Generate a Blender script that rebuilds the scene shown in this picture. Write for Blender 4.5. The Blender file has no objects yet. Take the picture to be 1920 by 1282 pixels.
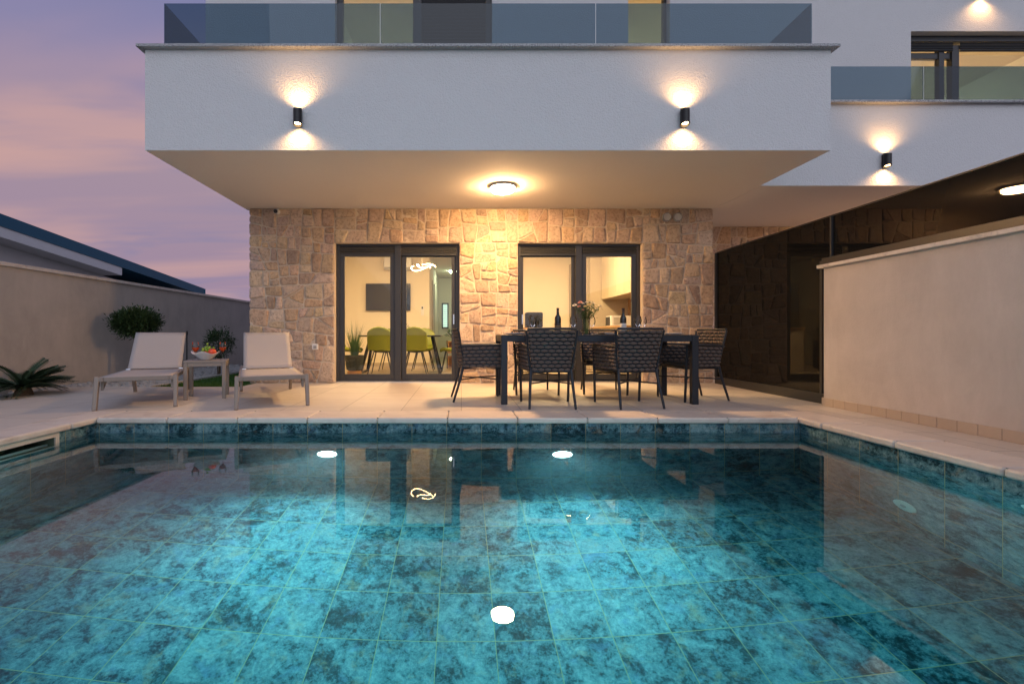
import bpy, math, random
from mathutils import Vector, Matrix, noise
R = math.radians
PI = math.pi
sc = bpy.context.scene
col = sc.collection

# ---------------------------------------------------------------- camera
F = 870.0                       # focal length in pixels of the 1920 px wide photograph
cam_d = bpy.data.cameras.new("camera")
cam = bpy.data.objects.new("camera", cam_d)
col.objects.link(cam)
cam.location = (0, 0, 0.75)
cam.rotation_euler = (R(90), 0, 0)
cam_d.sensor_width = 36
cam_d.lens = F / 1920 * 36
cam_d.shift_x = 0.0495
cam_d.shift_y = -0.0068
cam_d.clip_start = 0.02
cam_d.clip_end = 3000
sc.camera = cam

# ---------------------------------------------------------------- render / exposure
sc.render.engine = 'CYCLES'
sc.view_settings.view_transform = 'Standard'
sc.view_settings.look = 'None'
sc.view_settings.exposure = 0.12
sc.view_settings.gamma = 1.0
cy = sc.cycles
cy.max_bounces = 10
cy.diffuse_bounces = 4
cy.glossy_bounces = 5
cy.transmission_bounces = 8
cy.transparent_max_bounces = 16
cy.volume_bounces = 0
cy.caustics_reflective = True
cy.caustics_refractive = True
cy.blur_glossy = 0.6
cy.sample_clamp_indirect = 3.0
cy.use_denoising = True
try:
    cy.denoiser = 'OPENIMAGEDENOISE'
except Exception:
    pass

# ---------------------------------------------------------------- node helpers
def new_mat(name):
    m = bpy.data.materials.new(name)
    m.use_nodes = True
    nt = m.node_tree
    nt.nodes.clear()
    return m, nt

class NT:
    def __init__(s, nt):
        s.nt = nt
    def n(s, typ, **kw):
        nd = s.nt.nodes.new(typ)
        for k, v in kw.items():
            if k == 'inp':
                for kk, vv in v.items():
                    sock = nd.inputs[kk]
                    if isinstance(vv, bpy.types.NodeSocket):
                        s.nt.links.new(vv, sock)
                    else:
                        sock.default_value = vv
            else:
                setattr(nd, k, v)
        return nd
    def math(s, op, a, b=None, c=None, clamp=False):
        nd = s.nt.nodes.new('ShaderNodeMath')
        nd.operation = op
        nd.use_clamp = clamp
        for i, v in enumerate((a, b, c)):
            if v is None:
                continue
            if isinstance(v, bpy.types.NodeSocket):
                s.nt.links.new(v, nd.inputs[i])
            else:
                nd.inputs[i].default_value = v
        return nd.outputs[0]
    def mix(s, f, a, b, blend='MIX'):
        nd = s.nt.nodes.new('ShaderNodeMix')
        nd.data_type = 'RGBA'
        nd.blend_type = blend
        for i, v in ((0, f), (6, a), (7, b)):
            if isinstance(v, bpy.types.NodeSocket):
                s.nt.links.new(v, nd.inputs[i])
            else:
                if i and len(v) == 3:
                    v = tuple(v) + (1,)
                nd.inputs[i].default_value = v
        return nd.outputs[2]
    def ramp(s, f, stops, interp='LINEAR'):
        nd = s.nt.nodes.new('ShaderNodeValToRGB')
        nd.color_ramp.interpolation = interp
        el = nd.color_ramp.elements
        while len(el) > 1:
            el.remove(el[-1])
        el[0].position = stops[0][0]
        el[0].color = c4(stops[0][1])
        for p, c in stops[1:]:
            e = el.new(p)
            e.color = c4(c)
        s.nt.links.new(f, nd.inputs[0])
        return nd.outputs[0]
    def noise(s, vec, scale, detail=4, rough=0.5, dist=0.0, dims='3D', w=None):
        nd = s.nt.nodes.new('ShaderNodeTexNoise')
        nd.noise_dimensions = dims
        nd.inputs['Scale'].default_value = scale
        nd.inputs['Detail'].default_value = detail
        nd.inputs['Roughness'].default_value = rough
        nd.inputs['Distortion'].default_value = dist
        s.nt.links.new(vec, nd.inputs['Vector'])
        if w is not None:
            s.nt.links.new(w, nd.inputs['W'])
        return nd.outputs['Fac']
    def bump(s, h, strength, dist):
        nd = s.nt.nodes.new('ShaderNodeBump')
        nd.inputs['Strength'].default_value = strength
        nd.inputs['Distance'].default_value = dist
        s.nt.links.new(h, nd.inputs['Height'])
        return nd.outputs[0]
    def vscale(s, vec, sc3):
        nd = s.nt.nodes.new('ShaderNodeVectorMath')
        nd.operation = 'MULTIPLY'
        s.nt.links.new(vec, nd.inputs[0])
        nd.inputs[1].default_value = sc3
        return nd.outputs[0]
    def pos(s):
        return s.n('ShaderNodeNewGeometry').outputs['Position']
    def obj(s):
        return s.n('ShaderNodeTexCoord').outputs['Object']
    def out(s, sh, vol=None):
        o = s.n('ShaderNodeOutputMaterial')
        if sh is not None:
            s.nt.links.new(sh, o.inputs[0])
        if vol is not None:
            s.nt.links.new(vol, o.inputs[1])
    def pbr(s, color, rough=0.5, metal=0.0, normal=None, spec=0.5, **kw):
        b = s.n('ShaderNodeBsdfPrincipled')
        def put(k, v):
            if isinstance(v, bpy.types.NodeSocket):
                s.nt.links.new(v, b.inputs[k])
            else:
                b.inputs[k].default_value = v
        put('Base Color', color if isinstance(color, bpy.types.NodeSocket) else c4(color))
        put('Roughness', rough)
        put('Metallic', metal)
        put('Specular IOR Level', spec)
        if normal is not None:
            put('Normal', normal)
        for k, v in kw.items():
            put(k.replace('_', ' '), v)
        return b.outputs[0]

def c4(c):
    return tuple(c) if len(c) == 4 else tuple(c) + (1,)

# ---------------------------------------------------------------- world: dusk sky
w = bpy.data.worlds.new("World")
sc.world = w
w.use_nodes = True
w.node_tree.nodes.clear()
W = NT(w.node_tree)
gen = W.n('ShaderNodeTexCoord').outputs['Generated']
sep = W.n('ShaderNodeSeparateXYZ', inp={0: gen})
dx, dy, dz = sep.outputs
sky = W.ramp(dz, [(0.0, (.27, .22, .36)), (0.10, (.31, .225, .31)), (0.28, (.33, .245, .31)),
                  (0.45, (.21, .205, .36)), (0.62, (.125, .165, .34)), (1.0, (.20, .26, .42))])
# streaky cloud layer: project the view direction on a flat layer overhead
zz = W.math('ADD', W.math('MAXIMUM', dz, 0.0), .12)
lay = W.n('ShaderNodeCombineXYZ', inp={0: W.math('DIVIDE', dx, zz), 1: W.math('DIVIDE', dy, zz), 2: 0.0}).outputs[0]
v1 = W.vscale(lay, (.22, 1.0, 1.0))
n1 = W.noise(v1, 1.15, 4.0, .5, .5)
pink = W.ramp(n1, [(0.46, (0, 0, 0)), (0.62, (1, 1, 1))], 'EASE')
band = W.ramp(dz, [(0.02, (.55, .55, .55)), (0.25, (1, 1, 1)), (0.40, (.9, .9, .9)), (0.55, (.12, .12, .12)), (.8, (0, 0, 0))])
pf = W.math('MULTIPLY', W.math('MULTIPLY', pink, band), 0.66)
sky = W.mix(pf, sky, (.60, .35, .30))
v2 = W.vscale(lay, (.35, 1.0, 1.0))
n2 = W.noise(v2, 2.1, 4.0, .55, .6)
blu = W.ramp(n2, [(0.5, (0, 0, 0)), (0.7, (1, 1, 1))], 'EASE')
sky = W.mix(W.math('MULTIPLY', blu, 0.45), sky, (.20, .20, .34))
# the brighter, bluer afterglow side lies behind the camera
back = W.ramp(W.math('MULTIPLY_ADD', dy, -0.5, 0.5), [(0.45, (0, 0, 0)), (1.0, (1, 1, 1))], 'EASE')
sky = W.mix(back, sky, (.60, .61, .73))
below = W.ramp(W.math('MULTIPLY_ADD', dz, 1.0, 0.5), [(0.44, (1, 1, 1)), (0.5, (0, 0, 0))])
sky = W.mix(below, sky, (.06, .06, .08))
bg = W.n('ShaderNodeBackground', inp={'Color': sky, 'Strength': 1.04})
wo = W.n('ShaderNodeOutputWorld', inp={0: bg.outputs[0]})

# soft last daylight from behind the camera
sun_d = bpy.data.lights.new("afterglow_sun", 'SUN')
sun_d.energy = 0.5
sun_d.angle = R(60)
sun_d.color = (.80, .88, 1.0)
sun = bpy.data.objects.new("afterglow_sun", sun_d)
sun.rotation_euler = (R(62), 0, R(12))
col.objects.link(sun)

# ---------------------------------------------------------------- materials
M = {}
def simple(name, color, rough=.5, metal=0.0, spec=.5, nscale=None, namp=.1, bump=None, **kw):
    m, nt = new_mat(name)
    T = NT(nt)
    c = color
    nrm = None
    if nscale:
        p = T.obj()
        f = T.noise(p, nscale, 5, .6)
        c = T.mix(f, tuple(x * (1 - namp) for x in color), tuple(min(1, x * (1 + namp)) for x in color))
    if bump:
        p = T.obj()
        nrm = T.bump(T.noise(p, bump[0], 3, .6), bump[1], bump[2])
    T.out(T.pbr(c, rough, metal, nrm, spec, **kw))
    M[name] = m
    return m

def emit(name, color, strength):
    m, nt = new_mat(name)
    T = NT(nt)
    e = T.n('ShaderNodeEmission', inp={'Color': c4(color), 'Strength': strength})
    T.out(e.outputs[0])
    M[name] = m
    return m

def thin_glass(name, tint=(1, 1, 1), ior=1.45, refl=(1, 1, 1), extra=0.0, solid=True):
    m, nt = new_mat(name)
    T = NT(nt)
    fr = T.n('ShaderNodeFresnel', inp={'IOR': ior}).outputs[0]
    # reflect and tint once, on the outer faces of a pane; the inner faces only let light out
    bf = T.n('ShaderNodeNewGeometry').outputs['Backfacing']
    f = T.math('MULTIPLY', T.math('ADD', fr, extra, clamp=True), T.math('SUBTRACT', 1.0, bf)) if solid else fr
    tc = T.mix(bf, tint, (1, 1, 1)) if solid else c4(tint)
    tr = T.n('ShaderNodeBsdfTransparent', inp={'Color': tc}).outputs[0]
    gl = T.n('ShaderNodeBsdfGlossy', inp={'Color': c4(refl), 'Roughness': 0.0}).outputs[0]
    mx = T.n('ShaderNodeMixShader', inp={0: f, 1: tr, 2: gl})
    T.out(mx.outputs[0])
    M[name] = m
    return m

def plaster(name, color, grain=170, gs=.5, gd=.003, patch=.08, pscale=.9, rough=.85):
    m, nt = new_mat(name)
    T = NT(nt)
    p = T.pos()
    a = T.noise(p, pscale, 6, .6)
    f = T.noise(p, 45, 4, .6)
    c = T.mix(a, tuple(x * (1 - patch) for x in color), tuple(min(1, x * (1 + patch)) for x in color))
    c = T.mix(T.math('MULTIPLY', f, .35), c, tuple(x * .82 for x in color))
    g = T.noise(p, grain, 2, .7)
    T.out(T.pbr(c, rough, 0, T.bump(g, gs, gd), .25))
    M[name] = m

plaster('facade', (.74, .73, .725), 75, 1.0, .014, .03)
plaster('soffit_paint', (.74, .69, .64), 200, .3, .002, .04)
plaster('room_paint', (.78, .70, .56), 200, .1, .001, .02)
plaster('reveal', (.46, .38, .29), 60, .8, .004, .12)

def stucco(name, color):
    m, nt = new_mat(name)
    T = NT(nt)
    p = T.pos()
    a = T.noise(p, 1.1, 8, .65, .6)
    b = T.noise(T.vscale(p, (1, 1, .35)), 4.5, 6, .7, .5)
    f = T.math('ADD', T.math('MULTIPLY', a, .6), T.math('MULTIPLY', b, .4))
    c = T.ramp(f, [(.30, tuple(x * .78 for x in color)), (.5, color), (.72, tuple(x * 1.2 for x in color))])
    sp = T.noise(p, 60, 5, .7)
    c = T.mix(T.math('MULTIPLY', sp, .3), c, tuple(x * .8 for x in color))
    g = T.noise(p, 90, 4, .7)
    T.out(T.pbr(c, .9, 0, T.bump(g, .6, .004), .2))
    M[name] = m
stucco('stucco', (.55, .50, .465))
stucco('fence_stucco', (.46, .41, .365))

def granite():
    m, nt = new_mat('granite')
    T = NT(nt)
    p = T.pos()
    a = T.noise(p, 95, 3, .8)
    c = T.ramp(a, [(.36, (.05, .05, .055)), (.47, (.24, .24, .25)), (.56, (.5, .5, .5))])
    T.out(T.pbr(c, .35, 0, None, .5))
    M['granite'] = m
granite()

def marble(name, base, vein, sx=1.0):
    m, nt = new_mat(name)
    T = NT(nt)
    p = T.pos()
    a = T.noise(T.vscale(p, (1.0 * sx, 1.6, 1.6)), 3.0, 8, .62, 1.5)
    c = T.ramp(a, [(.28, vein), (.46, base), (.62, tuple(min(1, x * 1.08) for x in base)), (.8, vein)])
    f = T.noise(p, 38, 5, .7)
    c = T.mix(T.math('MULTIPLY', f, .3), c, tuple(x * .80 for x in base))
    T.out(T.pbr(c, .42, 0, T.bump(T.noise(p, 30, 5, .6), .25, .003), .4))
    M[name] = m
marble('travertine', (.62, .54, .47), (.48, .39, .33))
marble('cap_marble', (.64, .58, .52), (.30, .27, .25))

def tile_floor(name, c1, c2, grout, tw, th, rough=.45):
    m, nt = new_mat(name)
    T = NT(nt)
    p = T.pos()
    br = T.n('ShaderNodeTexBrick', offset=0.0, squash=1.0)
    nt.links.new(p, br.inputs['Vector'])
    br.inputs['Scale'].default_value = 1.0
    br.inputs['Brick Width'].default_value = tw
    br.inputs['Row Height'].default_value = th
    br.inputs['Mortar Size'].default_value = .004
    br.inputs['Mortar Smooth'].default_value = .1
    br.inputs['Color1'].default_value = c4(c1)
    br.inputs['Color2'].default_value = c4(c2)
    br.inputs['Mortar'].default_value = c4(grout)
    a = T.noise(T.vscale(p, (1, 3, 1)), 3.0, 7, .65, .8)
    c = T.mix(T.math('MULTIPLY', a, .45), br.outputs[0], tuple(x * .72 for x in c1))
    f = T.noise(p, 70, 4, .7)
    c = T.mix(T.math('MULTIPLY', f, .2), c, tuple(x * .7 for x in c1))
    r = T.math('MULTIPLY_ADD', a, .25, rough - .12)
    hb = T.math('SUBTRACT', 1.0, br.outputs['Fac'])
    T.out(T.pbr(c, r, 0, T.bump(hb, .5, .002), .4))
    M[name] = m
tile_floor('terrace_tile', (.54, .475, .42), (.63, .56, .49), (.18, .155, .135), .6, .6)
tile_floor('room_tile', (.50, .40, .29), (.52, .42, .30), (.34, .27, .2), .6, .6, .35)
tile_floor('skirting_tile', (.47, .385, .315), (.51, .42, .34), (.3, .25, .2), .3, .3)

def pool_tile():
    m, nt = new_mat('pool_tile')
    T = NT(nt)
    uv = T.n('ShaderNodeUVMap', uv_map='tile').outputs[0]
    s = T.n('ShaderNodeSeparateXYZ', inp={0: uv})
    iu = T.math('FLOOR', s.outputs[0])
    iv = T.math('FLOOR', s.outputs[1])
    fu = T.math('FRACT', s.outputs[0])
    fv = T.math('FRACT', s.outputs[1])
    idx = T.n('ShaderNodeCombineXYZ', inp={0: iu, 1: iv, 2: 0.0}).outputs[0]
    wn = T.n('ShaderNodeTexWhiteNoise', noise_dimensions='3D', inp={'Vector': idx})
    woff = T.math('MULTIPLY', wn.outputs['Value'], 40.0)
    p = T.pos()
    big = T.noise(p, 5.5, 6, .62, 1.2, '4D', woff)
    mid = T.noise(p, 16, 8, .72, 1.0, '4D', woff)
    fine = T.noise(p, 55, 6, .75, .4, '4D', woff)
    f = T.math('ADD', T.math('MULTIPLY', big, .55), T.math('MULTIPLY', mid, .45))
    f = T.math('ADD', f, T.math('MULTIPLY', T.math('SUBTRACT', wn.outputs['Value'], .5), .07))
    f = T.math('ADD', f, T.math('MULTIPLY', T.math('SUBTRACT', fine, .5), .46))
    c = T.ramp(f, [(.37, (.006, .018, .023)), (.44, (.022, .060, .072)), (.485, (.068, .148, .172)),
                   (.57, (.155, .26, .275)), (.70, (.31, .41, .40))])
    rust = T.noise(p, 7, 7, .7, .8, '4D', T.math('ADD', woff, 7.3))
    rf = T.ramp(rust, [(.54, (0, 0, 0)), (.68, (1, 1, 1))])
    c = T.mix(T.math('MULTIPLY', rf, .6), c, (.36, .27, .17))
    blue = T.noise(p, 9, 5, .6, .8, '4D', T.math('ADD', woff, 17.3))
    bf = T.ramp(blue, [(.55, (0, 0, 0)), (.7, (1, 1, 1))])
    c = T.mix(T.math('MULTIPLY', bf, .55), c, (.12, .22, .33))
    # grout lines
    gw, gh = .0065, .006
    eu = T.math('MINIMUM', fu, T.math('SUBTRACT', 1.0, fu))
    ev = T.math('MINIMUM', fv, T.math('SUBTRACT', 1.0, fv))
    g = T.math('MAXIMUM', T.math('LESS_THAN', eu, gw), T.math('LESS_THAN', ev, gh))
    c = T.mix(g, c, (.34, .29, .15))
    hb = T.math('SUBTRACT', T.math('MULTIPLY', fine, .3), g)
    T.out(T.pbr(c, .75, 0, T.bump(hb, .35, .002), .1))
    M['pool_tile'] = m
pool_tile()

def water():
    m, nt = new_mat('water')
    T = NT(nt)
    p = T.pos()
    a = T.noise(T.vscale(p, (1, 1.6, 1)), 1.6, 0, .5, .3)
    g = T.n('ShaderNodeBsdfGlass', inp={'Color': (1, 1, 1, 1), 'Roughness': 0.0, 'IOR': 1.333,
                                        'Normal': T.bump(a, .03, .0004)})
    v = T.n('ShaderNodeVolumeAbsorption', inp={'Color': (.02, .835, .885, 1), 'Density': .42})
    sct = T.n('ShaderNodeVolumeScatter', inp={'Color': (.55, .92, 1, 1), 'Density': .009, 'Anisotropy': .55})
    T.out(g.outputs[0], T.n('ShaderNodeAddShader', inp={0: v.outputs[0], 1: sct.outputs[0]}).outputs[0])
    M['water'] = m
water()

simple('anthracite', (.043, .043, .045), .38, .35, .5, 25, .08)
simple('shutter_metal', (.040, .043, .048), .42, .3)
simple('chair_metal', (.022, .026, .034), .42, .3)
simple('rope', (.12, .088, .074), .8, 0, .3, 300, .35, (400, .8, .002))
simple('cushion', (.035, .033, .034), .9)
simple('taupe_metal', (.235, .195, .165), .42, .1, .4)
simple('lamp_black', (.012, .012, .013), .35, .3)
simple('white_plastic', (.70, .70, .70), .35)
simple('grey_plastic', (.30, .30, .30), .4)
simple('dark_plastic', (.02, .02, .022), .5)
simple('coffee_black', (.008, .008, .009), .6, 0, .15)
simple('steel', (.6, .6, .6), .25, 1.0)
simple('neighbour_white', (.66, .66, .66), .85, 0, .3, 3, .05)
simple('neighbour_roof', (.012, .10, .17), .45, .2, .4, 2, .1)
simple('neighbour_dark', (.015, .03, .045), .4)
simple('leaf_dark', (.035, .070, .025), .55, 0, .3, 9, .45)
simple('leaf_mid', (.06, .115, .035), .5, 0, .3, 9, .4)
simple('leaf_palm', (.030, .062, .030), .5, 0, .4, 6, .4)
simple('bark', (.10, .07, .045), .9, 0, .2, 30, .3, (60, .8, .01))
simple('soil', (.045, .035, .03), .95, 0, .1, 20, .3, (30, .8, .02))
simple('pebble', (.30, .29, .28), .6, 0, .4, 7, .55)
simple('ground_mat', (.10, .09, .08), .95, 0, .1, 2, .3)
simple('turf', (.045, .10, .022), .9, 0, .1, 14, .4)
simple('kerb_stone', (.42, .40, .38), .8, 0, .3, 8, .1)
simple('green_plastic', (.17, .20, .012), .45, 0, .4)
simple('black_metal', (.012, .012, .012), .4, .4)
simple('table_black', (.018, .016, .015), .35)
simple('glaze_white', (.72, .72, .74), .2, 0, .5)
simple('tomato', (.62, .07, .02), .3, 0, .5, 8, .2)
simple('apple_green', (.22, .34, .03), .3, 0, .5, 12, .25)
simple('orange_drink', (.75, .10, .015), .15, 0, .5)
simple('cork_tan', (.48, .34, .2), .7)
simple('wine_glass_dark', (.010, .010, .008), .08, 0, .6)
simple('label_white', (.62, .60, .56), .6)
simple('label_dark', (.05, .035, .03), .5)
simple('label_gold', (.45, .3, .12), .4, .5)
simple('petal_white', (.72, .66, .58), .6)
simple('petal_pink', (.62, .26, .18), .6)
simple('petal_yellow', (.65, .5, .2), .6)
simple('cabinet', (.50, .43, .32), .45, 0, .4, 3, .05)
simple('cabinet_side', (.46, .40, .31), .5, 0, .4)
simple('wood', (.30, .16, .065), .5, 0, .4, 12, .35)
simple('counter_wood', (.34, .20, .09), .4, 0, .4, 8, .3)
simple('splash_wood', (.30, .165, .07), .5, 0, .4, 6, .25)
simple('curtain', (.66, .58, .44), .9, 0, .1)
simple('pot_red', (.42, .06, .04), .5)
simple('basket', (.035, .04, .035), .8, 0, .2, 40, .5)
simple('screen_black', (.015, .018, .024), .12, 0, .5)
simple('skimmer_cream', (.62, .55, .47), .5)
simple('skimmer_inside', (.14, .17, .12), .5)
simple('fitting_white', (.60, .62, .56), .4)
simple('baseboard', (.40, .34, .27), .5)
simple('door_wood', (.44, .37, .28), .5)
simple('balcony_floor', (.35, .33, .31), .7)

def translucent():
    m, nt = new_mat('blind')
    T = NT(nt)
    a = T.n('ShaderNodeBsdfDiffuse', inp={'Color': (.66, .60, .46, 1)}).outputs[0]
    b = T.n('ShaderNodeBsdfTranslucent', inp={'Color': (.80, .74, .52, 1)}).outputs[0]
    T.out(T.n('ShaderNodeMixShader', inp={0: .65, 1: a, 2: b}).outputs[0])
    M['blind'] = m
translucent()
emit('lamp_warm', (1, .57, .24), 560)
emit('lamp_warm_dim', (1, .55, .24), 260)
emit('lamp_warm_wall', (1, .60, .27), 25)
emit('chandelier_led', (1, .64, .31), 28)
emit('chandelier_led_soft', (1, .62, .29), 60)
emit('added_room_fill', (1, .67, .33), 270)
emit('pool_led', (.82, 1, .92), 9)
emit('lamp_room', (1, .76, .48), 230)
emit('lamp_corridor', (.80, 1, .72), 60)
emit('blind_glow', (.62, .90, .72), 1.3)
thin_glass('glass', (.90, .92, .90), 1.5)
thin_glass('clear_glass', (.96, .97, .97), 1.35, solid=False)
thin_glass('vase_glass', (.86, .90, .82), 1.35, solid=False)
thin_glass('rail_glass', (.105, .205, .29), 1.52)

def dark_glass():
    m, nt = new_mat('dark_glass')
    T = NT(nt)
    fr = T.n('ShaderNodeFresnel', inp={'IOR': 1.5}).outputs[0]
    f = T.math('MULTIPLY_ADD', fr, 1.0, .0, clamp=True)
    d = T.n('ShaderNodeBsdfDiffuse', inp={'Color': (.008, .008, .008, 1)}).outputs[0]
    gl = T.n('ShaderNodeBsdfGlossy', inp={'Color': (.46, .45, .45, 1), 'Roughness': .004}).outputs[0]
    T.out(T.n('ShaderNodeMixShader', inp={0: f, 1: d, 2: gl}).outputs[0])
    M['dark_glass'] = m
dark_glass()

def sling():
    m, nt = new_mat('sling')
    T = NT(nt)
    p = T.obj()
    a = T.noise(T.vscale(p, (1, 1, 1)), 420, 2, .6)
    c = T.mix(a, (.34, .30, .29), (.44, .40, .385))
    T.out(T.pbr(c, .8, 0, T.bump(a, .4, .002), .2))
    M['sling'] = m
sling()

def stone_mat():
    m, nt = new_mat('stone')
    T = NT(nt)
    p = T.pos()
    vc = T.n('ShaderNodeVertexColor', layer_name='stone').outputs[0]
    a = T.noise(p, 7, 7, .65, .6)
    b = T.noise(p, 28, 6, .7, .3)
    c = T.mix(T.math('MULTIPLY', a, .5), vc, (.50, .38, .26))
    dk = T.ramp(b, [(.36, (.55, .5, .48)), (.52, (1, 1, 1)), (.7, (1.1, 1.08, 1.05))])
    c = T.mix(.8, c, T.mix(1.0, c, dk, 'MULTIPLY'))
    h = T.math('ADD', T.math('MULTIPLY', b, .6), T.math('MULTIPLY', T.noise(p, 75, 5, .75), .4))
    T.out(T.pbr(c, .88, 0, T.bump(h, 1.0, .022), .25))
    M['stone'] = m
stone_mat()
simple('mortar', (.60, .51, .41), .95, 0, .1, 30, .12, (70, .8, .006))

# ---------------------------------------------------------------- mesh builder
class MB:
    def __init__(s):
        s.v = []
        s.f = []
        s.uv = None
    def add(s, vs, fs):
        o = len(s.v)
        s.v += [Vector(v) for v in vs]
        s.f += [tuple(i + o for i in f) for f in fs]
        return s
    def box(s, x0, x1, y0, y1, z0, z1, rot=0.0):
        vs = [(x, y, z) for z in (z0, z1) for y in (y0, y1) for x in (x0, x1)]
        if rot:
            cx, cy_ = (x0 + x1) / 2, (y0 + y1) / 2
            c, q = math.cos(rot), math.sin(rot)
            vs = [(cx + (x - cx) * c - (y - cy_) * q, cy_ + (x - cx) * q + (y - cy_) * c, z) for x, y, z in vs]
        return s.add(vs, [(0, 2, 3, 1), (4, 5, 7, 6), (0, 1, 5, 4), (2, 6, 7, 3), (0, 4, 6, 2), (1, 3, 7, 5)])
    def beam(s, p0, p1, wx, wy, wx1=None, wy1=None):
        """rectangular bar between two points, section wx (sideways) by wy"""
        p0, p1 = Vector(p0), Vector(p1)
        wx1 = wx if wx1 is None else wx1
        wy1 = wy if wy1 is None else wy1
        d = (p1 - p0).normalized()
        ref = Vector((0, 1, 0)) if abs(d.y) < .9 else Vector((0, 0, 1))
        a = d.cross(ref).normalized()
        b = a.cross(d).normalized()
        vs = []
        for p, u, v_ in ((p0, wx, wy), (p1, wx1, wy1)):
            for q, r in ((-1, -1), (1, -1), (1, 1), (-1, 1)):
                vs.append(p + a * q * u / 2 + b * r * v_ / 2)
        return s.add(vs, [(0, 1, 2, 3), (4, 7, 6, 5), (0, 4, 5, 1), (1, 5, 6, 2), (2, 6, 7, 3), (3, 7, 4, 0)])
    def tube(s, pts, r, n=8, closed=False, caps=True):
        pts = [Vector(p) for p in pts]
        N = len(pts)
        rs = r if isinstance(r, (list, tuple)) else [r] * N
        rings = []
        prev = None
        for i in range(N):
            if closed:
                t = (pts[(i + 1) % N] - pts[i - 1]).normalized()
            else:
                t = (pts[min(i + 1, N - 1)] - pts[max(i - 1, 0)]).normalized()
            if prev is None:
                ref = Vector((0, 0, 1)) if abs(t.z) < .9 else Vector((1, 0, 0))
                a = t.cross(ref).normalized()
            else:
                a = (prev - t * prev.dot(t)).normalized()
            prev = a
            b = t.cross(a)
            rings.append([pts[i] + (a * math.cos(2 * PI * k / n) + b * math.sin(2 * PI * k / n)) * rs[i] for k in range(n)])
        vs = [v for ring in rings for v in ring]
        fs = []
        for i in range(N if closed else N - 1):
            j = (i + 1) % N
            for k in range(n):
                k2 = (k + 1) % n
                fs.append((i * n + k, i * n + k2, j * n + k2, j * n + k))
        if caps and not closed:
            fs.append(tuple(range(n - 1, -1, -1)))
            fs.append(tuple((N - 1) * n + k for k in range(n)))
        return s.add(vs, fs)
    def lathe(s, prof, n=24, c=(0, 0, 0), wob=None):
        vs = []
        fs = []
        for (r, z) in prof:
            for k in range(n):
                a = 2 * PI * k / n
                rr, zz = (r, z) if wob is None else wob(r, z, a)
                vs.append((c[0] + rr * math.cos(a), c[1] + rr * math.sin(a), c[2] + zz))
        for i in range(len(prof) - 1):
            for k in range(n):
                k2 = (k + 1) % n
                fs.append((i * n + k, i * n + k2, (i + 1) * n + k2, (i + 1) * n + k))
        if prof[0][0] > 1e-6:
            fs.append(tuple(range(n - 1, -1, -1)))
        if prof[-1][0] > 1e-6:
            fs.append(tuple((len(prof) - 1) * n + k for k in range(n)))
        return s.add(vs, fs)
    def sphere(s, c, r, nu=12, nv=8, sq=(1, 1, 1), fn=None):
        vs = []
        for j in range(nv + 1):
            t = PI * j / nv
            for i in range(nu):
                p = 2 * PI * i / nu
                d = Vector((math.sin(t) * math.cos(p), math.sin(t) * math.sin(p), math.cos(t)))
                k = r * (fn(d) if fn else 1)
                vs.append((c[0] + d.x * k * sq[0], c[1] + d.y * k * sq[1], c[2] + d.z * k * sq[2]))
        fs = []
        for j in range(nv):
            for i in range(nu):
                i2 = (i + 1) % nu
                fs.append((j * nu + i, (j + 1) * nu + i, (j + 1) * nu + i2, j * nu + i2))
        return s.add(vs, fs)
    def grid(s, fn, nu, nv):
        vs = [fn(i / nu, j / nv) for j in range(nv + 1) for i in range(nu + 1)]
        fs = [(j * (nu + 1) + i, j * (nu + 1) + i + 1, (j + 1) * (nu + 1) + i + 1, (j + 1) * (nu + 1) + i)
              for j in range(nv) for i in range(nu)]
        return s.add(vs, fs)
    def build(s, name, mat, parent=None, world=False, smooth=False, bevel=0.0, seg=2, clean=False):
        me = bpy.data.meshes.new(name)
        off = Vector((0, 0, 0))
        if world and parent is not None:
            q = parent
            while q is not None:
                off += q.location
                q = q.parent
        me.from_pydata([tuple(v - off) for v in s.v], [], s.f)
        if clean:
            me.validate()
        if s.uv:
            ul = me.uv_layers.new(name='tile')
            for i, uvc in enumerate(s.uv):
                ul.data[i].uv = uvc
        me.materials.append(M[mat])
        if smooth:
            me.polygons.foreach_set('use_smooth', [True] * len(me.polygons))
            try:
                me.set_sharp_from_angle(angle=R(50))
            except Exception:
                pass
        me.update()
        o = bpy.data.objects.new(name, me)
        col.objects.link(o)
        if parent is not None:
            o.parent = parent
        if bevel:
            b = o.modifiers.new('bevel', 'BEVEL')
            b.width = bevel
            b.segments = seg
            b.limit_method = 'ANGLE'
        return o

def tag(o, label=None, cat=None, group=None, kind=None):
    if label:
        o['label'] = label
    if cat:
        o['category'] = cat
    if group:
        o['group'] = group
    if kind:
        o['kind'] = kind
    return o

def thing(name, label, cat, loc=(0, 0, 0), rot=0.0, group=None):
    o = bpy.data.objects.new(name, None)
    o.empty_display_size = .1
    o.location = loc
    o.rotation_euler = (0, 0, rot)
    col.objects.link(o)
    return tag(o, label, cat, group)

def dup(root, loc, rot, label, group=None):
    def rec(o, par):
        c = o.copy()
        col.objects.link(c)
        c.parent = par
        for ch in list(o.children):
            rec(ch, c)
        return c
    r = rec(root, None)
    r.location = loc
    r.rotation_euler = (0, 0, rot)
    r['label'] = label
    if group:
        r['group'] = group
    return r

def at(px, py, Y):
    """world point seen at pixel (px,py) of the photograph at depth Y"""
    return Vector(((px - 865) * Y / F, Y, .75 - (py - 628) * Y / F))

rnd = random.Random(7)

# ================================================================ SETTING: ground, terrace, pool
PX0, PX1, PY0, PY1 = -3.33, 3.08, -1.0, 4.22       # pool inner faces
PZ, WZ = -1.57, -0.137

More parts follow.
